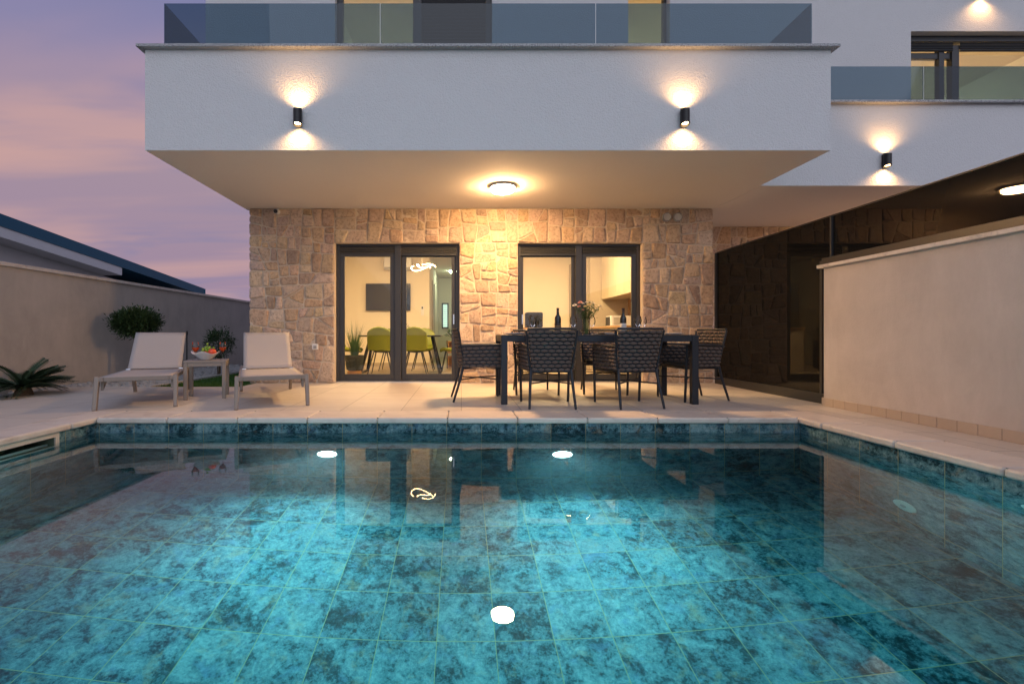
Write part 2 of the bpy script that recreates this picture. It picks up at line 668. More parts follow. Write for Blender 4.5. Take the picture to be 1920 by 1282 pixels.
g = MB()
def ring(mb, ox0, ox1, oy0, oy1, ix0, ix1, iy0, iy1, z):
    o = [(ox0, oy0, z), (ox1, oy0, z), (ox1, oy1, z), (ox0, oy1, z)]
    i = [(ix0, iy0, z), (ix1, iy0, z), (ix1, iy1, z), (ix0, iy1, z)]
    mb.add(o + i, [(0, 1, 5, 4), (1, 2, 6, 5), (2, 3, 7, 6), (3, 0, 4, 7)])
ring(g, -1200, 1200, -1200, 1200, -6.3, 9.5, -6, 6.7, -.17)
g.build('ground', 'ground_mat')
tag(bpy.data.objects['ground'], kind='structure')

t = MB()
# terrace sheet as polygons round the pool coping (top at z = 0)
CX0, CX1, CY0, CY1 = -3.66, 3.43, -1.35, 4.60
def slab(mb, x0, x1, y0, y1, z1, z0):
    mb.box(x0, x1, y0, y1, z0, z1)
slab(t, CX1, 4.6, -6, CY1, 0, -.16)
slab(t, -5.2, CX0, -6, CY1, 0, -.16)
slab(t, CX0, CX1, -6, CY0, 0, -.16)
slab(t, -5.2, 4.6, CY1, 6.72, 0, -.16)
slab(t, -3.2, 4.6, 6.72, 7.34, 0, -.16)
slab(t, 3.96, 9.4, 6.72, 8.5, -.002, -.16)
# skewed strip against the planting bed
t.add([(-5.2, 5.0, -.16), (-5.2, 6.72, -.16), (-5.85, 6.72, -.16), (-5.2, 5.0, 0), (-5.2, 6.72, 0), (-5.85, 6.72, 0)],
      [(0, 1, 2), (3, 5, 4), (0, 2, 5, 3), (2, 1, 4, 5)])
tag(t.build('terrace', 'terrace_tile'), kind='structure')

# pool shell --------------------------------------------------------------
p = MB()
p.uv = []
def quad(vs, uvs):
    p.add(vs, [(0, 1, 2, 3)])
    p.uv += uvs
def floor_uv(x, y):
    return (x / .316 + .42, (PY1 - y) / .345)
quad([(PX0, PY0, PZ), (PX1, PY0, PZ), (PX1, PY1, PZ), (PX0, PY1, PZ)],
     [floor_uv(PX0, PY0), floor_uv(PX1, PY0), floor_uv(PX1, PY1), floor_uv(PX0, PY1)])
def wuv(a, z, k):
    return (a / .316 + k, (z + .05) / -.70 + 40)
def wall_back(y, z0, z1, k):
    quad([(PX0, y, z0), (PX1, y, z0), (PX1, y, z1), (PX0, y, z1)],
         [wuv(PX0, z0, .42), wuv(PX1, z0, .42), wuv(PX1, z1, .42), wuv(PX0, z1, .42)])
wall_back(PY1, PZ, 0, 0)
quad([(PX1, PY0, PZ), (PX0, PY0, PZ), (PX0, PY0, 0), (PX1, PY0, 0)],
     [wuv(PX1, PZ, .42), wuv(PX0, PZ, .42), wuv(PX0, 0, .42), wuv(PX1, 0, .42)])
def wall_side(x, ya, yb, z0, z1):
    quad([(x, ya, z0), (x, yb, z0), (x, yb, z1), (x, ya, z1)],
         [wuv(PY1 - ya, z0, 60), wuv(PY1 - yb, z0, 60), wuv(PY1 - yb, z1, 60), wuv(PY1 - ya, z1, 60)])
wall_side(PX1, PY1, PY0, PZ, 0)
SK0, SK1, SZ0, SZ1 = 3.20, 3.80, -.235, -.085       # skimmer mouth
wall_side(PX0, PY0, SK0, PZ, 0)
wall_side(PX0, SK1, PY1, PZ, 0)
wall_side(PX0, SK0, SK1, PZ, SZ0)
wall_side(PX0, SK0, SK1, SZ1, 0)
tag(p.build('pool_basin', 'pool_tile'), kind='structure')

wt = MB().box(PX0 - .28, PX1 + .05, PY0 - .05, PY1 + .05, PZ - .08, WZ)
tag(wt.build('pool_water', 'water'), kind='structure')

# coping stones: one mesh, rounded nose, real joints
cp = MB()
def cope_run(horizontal, a0, a1, b_in, b_out, L):
    n = max(1, round(abs(a1 - a0) / L))
    off = 0
    for i in range(n):
        s0 = a0 + (a1 - a0) * i / n + .0015
        s1 = a0 + (a1 - a0) * (i + 1) / n - .0015
        jit = rnd.uniform(-.0012, .0012)
        lo, hi = min(b_in, b_out), max(b_in, b_out)
        if horizontal:
            cp.box(s0, s1, lo, hi, -.052, jit + .003)
        else:
            cp.box(lo, hi, s0, s1, -.052, jit + .003)
IN = .03
cope_run(True, PX0 + IN, PX1 - IN, PY1 - IN, CY1 - .002, .66)
cope_run(True, PX0 + IN, PX1 - IN, PY0 + IN, CY0 + .002, .66)
cope_run(False, CY0 + .002, CY1 - .002, PX0 + IN - .002, CX0 + .002, .66)
cope_run(False, CY0 + .002, CY1 - .002, PX1 - IN + .002, CX1 - .002, .66)
tag(cp.build('pool_coping', 'travertine', bevel=.018, seg=4), kind='structure')

# skimmer
sk = thing('pool_skimmer', 'cream framed skimmer mouth in the left pool wall at the waterline', 'skimmer', (PX0, 3.5, -.15))
m = MB()
fw = .035
m.box(PX0 - .005, PX0 + .008, SK0 - fw, SK1 + fw, SZ1, SZ1 + fw)
m.box(PX0 - .005, PX0 + .008, SK0 - fw, SK1 + fw, SZ0 - fw, SZ0)
m.box(PX0 - .005, PX0 + .008, SK1, SK1 + fw, SZ0, SZ1)
m.box(PX0 - .005, PX0 + .008, SK0 - fw, SK0, SZ0, SZ1)
m.build('frame', 'skimmer_cream', sk, True)
m = MB()
m.box(PX0 - .26, PX0 - .25, SK0, SK1, SZ0, SZ1)
m.box(PX0 - .25, PX0 - .006, SK1, SK1 + .01, SZ0, SZ1)
m.box(PX0 - .25, PX0 - .006, SK0 - .01, SK0, SZ0, SZ1)
m.box(PX0 - .25, PX0 - .006, SK0, SK1, SZ1, SZ1 + .01)
m.box(PX0 - .25, PX0 - .006, SK0, SK1, SZ0 - .01, SZ0)
m.build('throat', 'skimmer_inside', sk, True)
MB().box(PX0 - .06, PX0 - .05, SK0 + .01, SK1 - .01, SZ0, SZ1 - .06).build('flap', 'fitting_white', sk, True)

# pool lamps
def pool_lamp(x, z, label):
    r = thing('pool_light', label, 'pool light', (x, PY1, z), 0, 'round pool lights under water')
    def disc(prof, name, mat, **k):
        m = MB().lathe(prof, 32)
        m.v = [Vector((v.x, -v.z, v.y)) for v in m.v]
        return m.build(name, mat, r, smooth=True)
    disc([(.125, .001), (.125, .010), (.110, .022), (.092, .022), (.090, .016)], 'bezel', 'grey_plastic')
    disc([(.088, .019), (.088, .024), (.06, .030), (.0, .032)], 'lens', 'pool_led')
    # a narrow main beam that throws far along the pool and a weak wide spill, as a real pool lamp gives
    for pw, size, tilt in ((300, 104, 91), (250, 165, 90)):
        ld = bpy.data.lights.new('pool_lamp_beam', 'SPOT')
        ld.energy = pw
        ld.spot_size = R(size)
        ld.spot_blend = 1.0
        ld.shadow_soft_size = 0
        ld.color = (.80, .95, 1)
        lo = bpy.data.objects.new('pool_lamp_beam', ld)
        lo.location = (0, -.04, 0)
        lo.rotation_euler = (R(tilt), 0, PI)      # looks along -Y
        col.objects.link(lo)
        lo.parent = r
pool_lamp(-1.215, -.86, 'round underwater pool light below the lounger side of the far pool edge')
pool_lamp(.915, -.86, 'round underwater pool light below the dining table side of the far pool edge')

def inlet(y, z, r, label):
    o = thing('pool_inlet', label, 'inlet', (PX1, y, z), 0, 'pale round inlets in the right pool wall')
    m = MB().lathe([(r, 0.001), (r, .006), (r * .8, .014), (r * .35, .014)], 24)
    m.v = [Vector((-v.z, v.y, v.x)) for v in m.v]
    m.build('flange', 'fitting_white', o, smooth=True)
    m = MB().lathe([(r * .34, .010), (r * .25, .018), (0, .018)], 16)
    m.v = [Vector((-v.z, v.y, v.x)) for v in m.v]
    m.build('nozzle', 'grey_plastic', o, smooth=True)
inlet(3.95, -.26, .05, 'pale round inlet in the right pool wall beside the far corner')
inlet(3.22, -1.20, .085, 'larger pale round drain low on the right pool wall')
inlet(2.50, -.33, .05, 'pale round inlet in the right pool wall cut by the photo edge')

# ================================================================ stone cladding generator
PAL = [(.50, .37, .27), (.44, .31, .24), (.54, .41, .29), (.40, .27, .215), (.48, .36, .28), (.52, .40, .31),
       (.36, .235, .185), (.50, .35, .21), (.46, .35, .285), (.56, .44, .33), (.42, .31, .255), (.30, .19, .14), (.48, .31, .18)]
PAL = [(r * .86 + .145, g_ * .86 + .125, b_ * .86 + .105) for r, g_, b_ in PAL]
def clip(poly, a, n):
    out = []
    for i in range(len(poly)):
        p0, p1 = poly[i], poly[(i + 1) % len(poly)]
        d0 = (p0[0] - a[0]) * n[0] + (p0[1] - a[1]) * n[1]
        d1 = (p1[0] - a[0]) * n[0] + (p1[1] - a[1]) * n[1]
        if d0 >= 0:
            out.append(p0)
        if (d0 >= 0) != (d1 >= 0):
            k = d0 / (d0 - d1)
            out.append((p0[0] + (p1[0] - p0[0]) * k, p0[1] + (p1[1] - p0[1]) * k))
    return out
def area(poly):
    return abs(sum(poly[i][0] * poly[(i + 1) % len(poly)][1] - poly[(i + 1) % len(poly)][0] * poly[i][1] for i in range(len(poly)))) / 2
def split(poly, rr, lim, wild, out):
    A = area(poly)
    if A < 1e-4:
        return
    xs = [q[0] for q in poly]
    zs = [q[1] for q in poly]
    wd, ht = max(xs) - min(xs), max(zs) - min(zs)
    if A < lim * rr.uniform(.45, 1.9) and max(wd, ht) < 2.3 * min(wd, ht):
        out.append(poly)
        return
    k = rr.uniform(.34, .66)
    tilt = rr.gauss(0, .07)
    if A < .35 and rr.random() < wild:
        tilt = rr.uniform(-.6, .6)
    if wd > ht * rr.uniform(.85, 1.25):
        a = (min(xs) + wd * k, (min(zs) + max(zs)) / 2)
        n = (math.cos(tilt), math.sin(tilt))
    else:
        a = ((min(xs) + max(xs)) / 2, min(zs) + ht * k)
        n = (math.sin(tilt), math.cos(tilt))
    split(clip(poly, a, n), rr, lim, wild, out)
    split(clip(poly, a, (-n[0], -n[1])), rr, lim, wild, out)

def stones(regions, y, seed, lim=.030, wild=.22, edges=()):
    """regions: convex (x,z) rectangles; returns MB and per-face colours; stones bulge towards -Y"""
    rr = random.Random(seed)
    mb = MB()
    cols = []
    for (x0, x1, z0, z1) in regions:
        ps = []
        split([(x0, z0), (x1, z0), (x1, z1), (x0, z1)], rr, lim, wild, ps)
        for poly in ps:
            # inset by half the joint
            cx = sum(q[0] for q in poly) / len(poly)
            cz = sum(q[1] for q in poly) / len(poly)
            if area(poly) < .0025:
                continue
            gap = rr.uniform(.006, .010)
            q = poly
            for i in range(len(poly)):
                p0, p1 = poly[i], poly[(i + 1) % len(poly)]
                ex, ez = p1[0] - p0[0], p1[1] - p0[1]
                L = math.hypot(ex, ez)
                if L < 1e-5:
                    continue
                n = (-ez / L, ex / L)
                if (cx - p0[0]) * n[0] + (cz - p0[1]) * n[1] < 0:
                    n = (-n[0], -n[1])
                gg = gap
                if (abs(p0[0] - p1[0]) < 1e-4 and any(abs(p0[0] - e) < 1e-4 for e in edges)):
                    gg = -rr.uniform(0.0, .012)
                q = clip(q, (p0[0] + n[0] * gg, p0[1] + n[1] * gg), n)
                if len(q) < 3:
                    break
            if len(q) < 3:
                continue
            # round corners (Chaikin), then resample
            for _ in range(2):
                nq = []
                for i in range(len(q)):
                    p0, p1 = q[i], q[(i + 1) % len(q)]
                    e = min(.5, .009 / max(1e-6, math.hypot(p1[0] - p0[0], p1[1] - p0[1])))
                    e = max(min(e, .25), .03)
                    nq.append((p0[0] * (1 - e) + p1[0] * e, p0[1] * (1 - e) + p1[1] * e))
                    nq.append((p0[0] * e + p1[0] * (1 - e), p0[1] * e + p1[1] * (1 - e)))
                q = nq
            per = [math.hypot(q[i][0] - q[(i + 1) % len(q)][0], q[i][1] - q[(i + 1) % len(q)][1]) for i in range(len(q))]
            tot = sum(per)
            if tot < .1:
                continue
            NP = 26
            pts = []
            acc = 0
            i = 0
            for k in range(NP):
                tgt = tot * k / NP
                while acc + per[i] < tgt:
                    acc += per[i]
                    i += 1
                u = (tgt - acc) / per[i] if per[i] > 1e-9 else 0
                a, b = q[i], q[(i + 1) % len(q)]
                pts.append((a[0] * (1 - u) + b[0] * u, a[1] * (1 - u) + b[1] * u))
            h = rr.uniform(.009, .026)
            sd = rr.uniform(0, 100)
            tx, tz = rr.uniform(-.09, .09), rr.uniform(-.09, .09)
            vs = []
            lev = [(1.0, -.012), (1.0, .35), (.95, .72), (.84, .93), (.62, 1.0), (.32, 1.02)]
            for (s_, hh) in lev:
                for (px_, pz_) in pts:
                    x = cx + (px_ - cx) * s_
                    z = cz + (pz_ - cz) * s_
                    nv = noise.noise(Vector((x * 9, z * 9, sd))) * .5 + noise.noise(Vector((x * 24, z * 24, sd))) * .28
                    if s_ > .9:
                        x += noise.noise(Vector((px_ * 22, pz_ * 22, 3.3))) * .0055
                        z += noise.noise(Vector((px_ * 22, pz_ * 22, 8.3))) * .0055
                    d = h * hh + (nv * .026 + (x - cx) * tx + (z - cz) * tz) * min(1, max(0, hh) * 1.0)
                    vs.append((x, y - max(d, -.012), z))
            vs.append((cx, y - h * 1.03 - noise.noise(Vector((cx * 9, cz * 9, sd))) * .01, cz))
            # orientation of pts
            sa = sum(pts[i][0] * pts[(i + 1) % NP][1] - pts[(i + 1) % NP][0] * pts[i][1] for i in range(NP))
            fs = []
            for L in range(len(lev) - 1):
                for k in range(NP):
                    k2 = (k + 1) % NP
                    f = (L * NP + k, L * NP + k2, (L + 1) * NP + k2, (L + 1) * NP + k)
                    fs.append(f if sa > 0 else f[::-1])
            LL = (len(lev) - 1) * NP
            for k in range(NP):
                k2 = (k + 1) % NP
                f = (LL + k, LL + k2, len(lev) * NP)
                fs.append(f if sa > 0 else f[::-1])
            mb.add(vs, fs)
            c = rr.choice(PAL)
            b = rr.uniform(.82, 1.14)
            c = (c[0] * b, c[1] * b * rr.uniform(.96, 1.03), c[2] * b * rr.uniform(.92, 1.08), 1)
            cols += [c] * len(fs)
    return mb, cols

def build_stones(mb, cols, parent, name='stone_cladding'):
    o = mb.build(name, 'stone', parent, True, smooth=True)
    me = o.data
    ca = me.color_attributes.new(name='stone', type='FLOAT_COLOR', domain='CORNER')
    for pl in me.polygons:
        c = cols[pl.index]
        for li in pl.loop_indices:
            ca.data[li].color = c
    return o

def wall_open(mb, x0, x1, y0, y1, z0, z1, ops):
    """wall x0..x1, y0..y1 thick, z0..z1 with rectangular openings (ox0,ox1,oz0,oz1)"""
    xs = sorted(set([x0, x1] + [o[0] for o in ops] + [o[1] for o in ops]))
    for i in range(len(xs) - 1):
        a, b = xs[i], xs[i + 1]
        o = [q for q in ops if q[0] <= a + 1e-6 and q[1] >= b - 1e-6]
        segs = []
        z = z0
        for q in sorted(o, key=lambda q: q[2]):
            if q[2] > z + 1e-5:
                segs.append((z, q[2]))
            z = q[3]
        if z < z1 - 1e-5:
            segs.append((z, z1))
        for s0, s1 in segs:
            mb.box(a, b, y0, y1, s0, s1)

# ================================================================ THE VILLA
HX0, HX1 = -3.31, 3.93
SY = 7.25                   # stone face
CZ = 2.725                  # soffit height
FY = 4.966                  # front of the big balcony box
UY = 5.97                   # upper floor wall
house = thing('villa', 'white villa with stone ground floor and wide balcony over the terrace', 'house', (0.3, SY, 0))
D1 = (-1.983, -.025, 0.0, 2.19)
D2 = (.883, 2.833, 0.0, 2.19)
m = MB()
wall_open(m, HX0 + .012, HX1 - .012, SY + .004, SY + .16, 0, CZ, [D1, D2])
m.build('stone_wall', 'mortar', house, True)
regs = [(HX0, D1[0], 0, CZ), (D2[1], HX1, 0, CZ), (D1[0], D2[0], D1[3], CZ), (D2[0], D2[1], D2[3], CZ),
        (D1[1], D2[0], 0, D1[3])]
mb, cols = stones(regs, SY + .004, 21, .050, .30, edges=(HX0, HX1))
build_stones(mb, cols, house)
# reveals
for d in (D1, D2):
    MB().box(d[0] - .03, d[0] - .001, SY + .161, SY + .30, 0, d[3]).build('door_reveal', 'reveal', house, True)
    MB().box(d[1] + .001, d[1] + .03, SY + .161, SY + .30, 0, d[3]).build('door_reveal', 'reveal', house, True)
# side and rear of ground floor
m = MB()
m.box(HX0 + .02, HX0 + .22, SY + .165, 15.6, 0, CZ)
m.box(HX1 - .22, HX1 - .02, SY + .165, 15.6, 0, CZ)
m.box(HX0 + .22, HX1 - .22, 15.4, 15.6, 0, CZ)
m.build('ground_floor_wall', 'facade', house, True)

# big balcony box
BX0, BX1 = -3.385, 3.955
m = MB()
m.box(BX0, BX1, FY, FY + .22, CZ, 3.80)
m.box(BX0, BX0 + .22, FY + .2205, UY + .1, CZ, 3.80)
m.box(BX1 - .22, BX1, FY + .2205, 6.14, CZ, 3.80)
m.build('balcony_parapet', 'facade', house, True)
m = MB().box(BX0 + .2205, BX1 - .2205, FY + .2205, SY + .8, CZ + .002, CZ + .26)
m.build('balcony_soffit', 'soffit_paint', house, True)
MB().box(BX0 + .2205, BX1 - .2205, FY + .221, UY - .001, CZ + .262, CZ + .28).build('balcony_floor', 'balcony_floor', house, True)
# soffit continues flush under parapet: thin paint skin
MB().box(BX0 + .004, BX1 - .004, FY + .004, SY + .1, CZ - .003, CZ - .0005).build('soffit_skin', 'soffit_paint', house, True)
m = MB()
ov = .06
m.box(BX0 - ov, BX1 + ov, FY - ov, FY + .26, 3.801, 3.832)
m.box(BX0 - ov, BX0 + .26, FY + .2605, UY - .002, 3.801, 3.832)
m.box(BX1 - .26, BX1 + ov, FY + .2605, 6.13, 3.801, 3.832)
m.build('parapet_coping', 'granite', house, True, bevel=.004)
# upper wall with two windows
WA = ((628 - 865) * UY / F, (923 - 865) * UY / F, 2.98, 5.32)
WB = ((1178 - 865) * UY / F, (1256 - 865) * UY / F, 2.98, 5.32)
m = MB()
wall_open(m, HX0 + .02, HX1, UY, UY + .25, CZ + .262, 7.0, [WA, WB])
m.box(HX0 + .02, HX0 + .25, UY + .2505, 12, CZ + .262, 7.0)
m.box(HX1 - .25, HX1, UY + .2505, 12, CZ + .262, 7.0)
m.box(HX0 + .02, HX1, 12.001, 12.2, CZ + .262, 7.0)
m.build('upper_wall', 'facade', house, True)
MB().box(HX0 - .1, HX1 + .1, UY - .05, 12.3, 7.001, 7.2).build('roof', 'granite', house, True)

def upstairs_room(parent, x0, x1, y0, y1, z0, z1):
    m = MB()
    m.box(x0, x1, y1, y1 + .05, z0, z1)
    m.box(x0 - .05, x0, y0, y1 + .05, z0, z1)
    m.box(x1, x1 + .05, y0, y1 + .05, z0, z1)
    m.box(x0 - .05, x1 + .05, y0, y1 + .05, z1, z1 + .05)
    m.box(x0 - .05, x1 + .05, y0, y1 + .05, z0 - .05, z0)
    m.build('upper_room', 'room_paint', parent, True)
    m = MB().lathe([(.0, -.06), (.16, -.06), (.18, -.03), (.18, 0)], 24, ((x0 + x1) / 2, y1 - .35, z1 - .001))
    m.build('unseen_room_light', 'lamp_room', parent, True)

upstairs_room(house, -1.75, .60, UY + .26, 9.0, 2.992, 5.45)
upstairs_room(house, 1.9, 3.2, UY + .26, 9.0, 2.992, 5.45)

def frame_rect(mb, x0, x1, y0, y1, z0, z1, t, tb=None, tt=None):
    tb = t if tb is None else tb
    tt = t if tt is None else tt
    mb.box(x0, x0 + t, y0, y1, z0, z1)
    mb.box(x1 - t, x1, y0, y1, z0, z1)
    mb.box(x0 + t, x1 - t, y0, y1, z0, z0 + tb)
    mb.box(x0 + t, x1 - t, y0, y1, z1 - tt, z1)

def slats(mb, x0, x1, y, z0, z1, n):
    h = (z1 - z0) / n
    for i in range(n):
        a = z0 + i * h
        mb.add([(x0, y, a), (x1, y, a), (x1, y - .010, a + h * .5), (x0, y - .010, a + h * .5),
                (x1, y, a + h * .94), (x0, y, a + h * .94)], [(0, 1, 2, 3), (3, 2, 4, 5)])

# upstairs windows
win = MB()
y = UY + .10
frame_rect(win, WA[0], WA[1], y, y + .08, WA[2], WA[3], .075)
xm = (781 - 865) * UY / F
win.box(xm - .055, xm + .055, y - .004, y + .084, WA[2] + .076, WA[3] - .076)
wA = win.build('window', 'anthracite', house, True, bevel=.003)
tag(wA, 'wide window behind the middle of the glass balustrade')
MB().box(WA[0] + .075, xm - .055, y + .035, y + .041, WA[2] + .075, WA[3] - .075).build('pane', 'glass', wA, True)
MB().box(xm + .055, WA[1] - .075, y + .035, y + .041, WA[2] + .075, WA[3] - .075).build('pane', 'glass', wA, True)
m = MB()
slats(m, xm + .06, WA[1] - .08, y + .02, 4.42, WA[3] - .08, 18)
m.box(xm + .06, WA[1] - .08, y + .006, y + .033, 4.395, 4.42)
m.box(xm + .057, WA[1] - .077, y + .0215, y + .034, 4.4201, WA[3] - .077)
m.build('roller_shutter', 'dark_plastic', wA, True)
win = MB()
frame_rect(win, WB[0], WB[1], y, y + .08, WB[2], WB[3], .035)
wB = win.build('window', 'anthracite', house, True, bevel=.003)
tag(wB, 'narrow window standing tilted open behind the right half of the balustrade')
m = MB()
tx0, tx1 = WB[0] + .03, WB[1] - .18
def tl(x, z, yy):
    k = (z - WB[2]) / (WB[3] - WB[2])
    return (x - k * .05, yy + k * .16, z)
def tilt_box(mb, xa, xb, za, zb, ya, yb):
    vs = [tl(x, z, yy) for z in (za, zb) for yy in (ya, yb) for x in (xa, xb)]
    mb.add(vs, [(0, 2, 3, 1), (4, 5, 7, 6), (0, 1, 5, 4), (2, 6, 7, 3), (0, 4, 6, 2), (1, 3, 7, 5)])
za, zb = WB[2] + .05, 4.35
tilt_box(m, tx0, tx0 + .055, za, zb, y + .085, y + .12)
tilt_box(m, tx1 - .055, tx1, za, zb, y + .085, y + .12)
tilt_box(m, tx0 + .055, tx1 - .055, zb - .06, zb, y + .085, y + .12)
m.build('sash', 'anthracite', wB, True)
m = MB()
tilt_box(m, tx0 + .055, tx1 - .055, za, zb - .06, y + .10, y + .105)
m.build('blind', 'blind', wB, True)

# glass balustrade of the big balcony
def balustrade(name, label, x0, x1, y0, z0, z1, joints, side=None):
    r = thing(name, label, 'balustrade', ((x0 + x1) / 2, y0, z0))
    xs = [x0] + joints + [x1]
    for a, b in zip(xs[:-1], xs[1:]):
        MB().box(a + .004, b - .004, y0, y0 + .012, z0, z1).build('glass_panel', 'rail_glass', r, True)
    if side:
        for sx, ye in side:
            MB().box(sx, sx + .012, y0 + .014, ye, z0, z1 - .002).build('side_panel', 'rail_glass', r, True)
    m = MB().box(x0, x1, y0 - .012, y0 + .026, z0 + .001, z0 + .03)
    m.build('base_channel', 'anthracite', r, True)
    for a in joints:
        MB().box(a - .0035, a + .0035, y0 + .001, y0 + .011, z0 + .03, z1).build('panel_joint', 'white_plastic', r, True)
    return r
GY = 5.10
gx = lambda px: (px - 865) * GY / F
balustrade('glass_balustrade', 'long blue tinted glass balustrade on the big balcony with glass returns', gx(307), gx(1523), GY, 3.834, 4.39,
           [gx(713), gx(1117)], [(gx(307) + .001, UY - .01), (gx(1523) - .013, UY - .01)])

# ---------------------------------------------------------------- sliding doors
def sliding_door(d, flip, label, glazing):
    x0, x1, z0, z1 = d
    yb = SY + .10
    r = bpy.data.objects.new('sliding_door', None)
    col.objects.link(r)
    r.parent = house
    r.location = Vector(((x0 + x1) / 2, yb, 0)) - house.location
    r['label'] = label
    xm = (x0 + x1) / 2
    m = MB()
    m.box(x0, x0 + .055, yb, yb + .12, z0, z1)
    m.box(x1 - .055, x1, yb, yb + .12, z0, z1)
    m.box(x0 + .055, x1 - .055, yb, yb + .12, z1 - .035, z1)
    m.box(x0 + .055, x1 - .055, yb, yb + .12, z0, z0 + .03)
    m.box(xm - .05, xm + .05, yb - .012, yb + .10, z0 + .031, z1 - .036)
    m.build('door_frame', 'anthracite', r, True, bevel=.003)
    m = MB()
    for a, b in ((x0 + .056, xm - .051), (xm + .051, x1 - .056)):
        slats(m, a, b, yb + .012, 2.035, z1 - .036, 3)
        m.box(a, b, yb + .013, yb + .09, 2.012, z1 - .037)
    m.build('shutter_box', 'shutter_metal', r, True)
    for k, (a, b) in enumerate(((x0 + .056, xm - .051), (xm + .051, x1 - .056))):
        front = (k == 0) == flip
        ys = yb + (.012 if front else .055)
        s = MB()
        frame_rect(s, a, b, ys, ys + .035, .031, 2.011, .075 if (k == 0) == (x0 < 0) or k == 1 else .05, .10, .02)
        so = s.build('sash', 'anthracite', r, True, bevel=.003)
        MB().box(a + .05, b - .05, ys + .014, ys + .019, .12, 1.995).build('pane', 'glass', so, True)
        if (k == 1 and x0 < 0) or (k == 0 and x0 > 0):
            hx = (b - .04) if k == 1 else (a + .035)
            MB().box(hx - .012, hx + .012, ys - .010, ys - .001, .92, 1.08).build('handle', 'steel', so, True, bevel=.003)
    MB().box(x0 + .01, x1 - .01, yb - .06, yb - .013, .002, .022).build('sill', 'steel', r, True)
    return r
sliding_door(D1, True, 'sliding glass door in front of the dining room', None)
sliding_door(D2, False, 'sliding glass door in front of the kitchen', None)

# ---------------------------------------------------------------- interior shell (part of the villa)
m = MB()
IY0 = SY + .31
BWY = 11.06
m.box(HX0 + .221, HX0 + .26, IY0, BWY, .01, 2.62)               # left wall
m.box(HX0 + .221, -.76, BWY, BWY + .12, .01, 2.62)              # tv wall
m.box(-.80, -.76, BWY + .1205, 15.3, .01, 2.62)                 # corridor left side
m.box(-.76, .55, 15.30, 15.38, .01, 2.62)                       # corridor end
m.box(.42, .54, 10.6, 15.29, .01, 2.62)                         # corridor right side
m.box(.5405, 3.55, 10.6, 10.72, .01, 2.62)                      # kitchen rear wall
m.box(3.50, 3.58, IY0, 10.6, .01, 2.62)                         # kitchen side wall
# inside face of the front wall
wall_open(m, HX0 + .222, HX1 - .222, IY0 - .008, IY0 - .003, .01, 2.62,
          [(D1[0] - .001, D1[1] + .001, .01, 2.19), (D2[0] - .001, D2[1] + .001, .01, 2.19)])
m.build('interior_wall', 'room_paint', house, True)
MB().box(HX0 + .221, HX1 - .221, SY + .225, 15.39, .001, .009).build('interior_floor', 'room_tile', house, True)
MB().box(HX0 + .221, HX1 - .221, SY + .165, 15.39, 2.625, 2.70).build('interior_ceiling', 'room_paint', house, True)
m = MB()
m.box(HX0 + .27, -.76, BWY - .012, BWY - .001, .011, .09)
m.box(.56, 2.4, 10.588, 10.599, .011, .09)
m.build('baseboard', 'baseboard', house, True)
m = MB()
m.box(-.758, -.74, 12.0, 12.9, .011, 2.10)
m.box(-.758, -.735, 11.93, 12.0, .011, 2.16)
m.box(-.758, -.735, 12.9, 12.97, .011, 2.16)
m.build('interior_door', 'door_wood', house, True)
for lx in (-1.25, 1.75):
    MB().lathe([(0, -.035), (.20, -.035), (.22, -.02), (.22, 0)], 28, (lx, 8.35, 2.624)).build('unseen_room_light', 'added_room_fill', house, True)  # added discs, unseen behind the door heads, to brighten dining room and kitchen
# slatted window at the end of the corridor (a lit thing seen deep inside)
m = MB()
x0 = -.60
for i in range(12):
    z = 1.02 + i * .062
    m.box(x0, x0 + .14, 15.25, 15.26, z, z + .040)
m.build('lit_blind', 'blind_glow', house, True)
m = MB()
frame_rect(m, x0 - .04, x0 + .18, 15.24, 15.27, .96, 1.80, .035)
m.build('corridor_window_frame', 'anthracite', house, True)

MB().lathe([(0, -.05), (.12, -.05), (.14, -.02), (.14, 0)], 20, (-.2, 13.6, 2.62)).build('corridor_light', 'lamp_corridor', house, True)

# ---------------------------------------------------------------- neighbouring villa wing on the right
wing = thing('neighbouring_villa', 'lower set white villa wing with its own balcony at the right', 'house', (7.0, 6.14, 0))
WY = 6.14
WX0, WX1 = 3.96, 10.5
m = MB()
m.box(WX0, WX1, WY, WY + .2, CZ, 3.80)
m.build('balcony_parapet', 'facade', wing, True)
MB().box(WX0 + .001, WX1, WY + .2005, 8.9, CZ + .001, CZ + .25).build('balcony_soffit', 'soffit_paint', wing, True)
MB().box(WX0 + .001, WX1, WY + .003, 8.46, CZ - .003, CZ - .0005).build('soffit_skin', 'soffit_paint', wing, True)
MB().box(WX0, WX1, WY - .06, WY + .24, 3.801, 3.832).build('parapet_coping', 'granite', wing, True, bevel=.004)
W2Y = 7.05
W2 = ((1708 - 865) * W2Y / F, 9.6, 3.0, 5.36)
m = MB()
wall_open(m, HX1 + .002, WX1, W2Y, W2Y + .25, CZ + .251, 8.0, [W2])
m.build('upper_wall', 'facade', wing, True)
m = MB().box(HX1 + .03, WX1, 8.464, 8.66, 0, CZ)
m.build('stone_wall', 'mortar', wing, True)
mb, cols = stones([(HX1 + .03, 9.0, 0, CZ)], 8.464, 77, .055, .2)
build_stones(mb, cols, wing)
upstairs_room(wing, W2[0] - .2, 9.8, W2Y + .26, 10.0, 3.0, 5.6)
y = W2Y + .13
win = MB()
frame_rect(win, W2[0], W2[1], y, y + .08, W2[2], W2[3] - .13, .06)
xm = (1808 - 865) * W2Y / F
win.box(xm - .05, xm + .06, y - .004, y + .084, W2[2] + .061, W2[3] - .191)
sxL = (1784 - 865) * W2Y / F
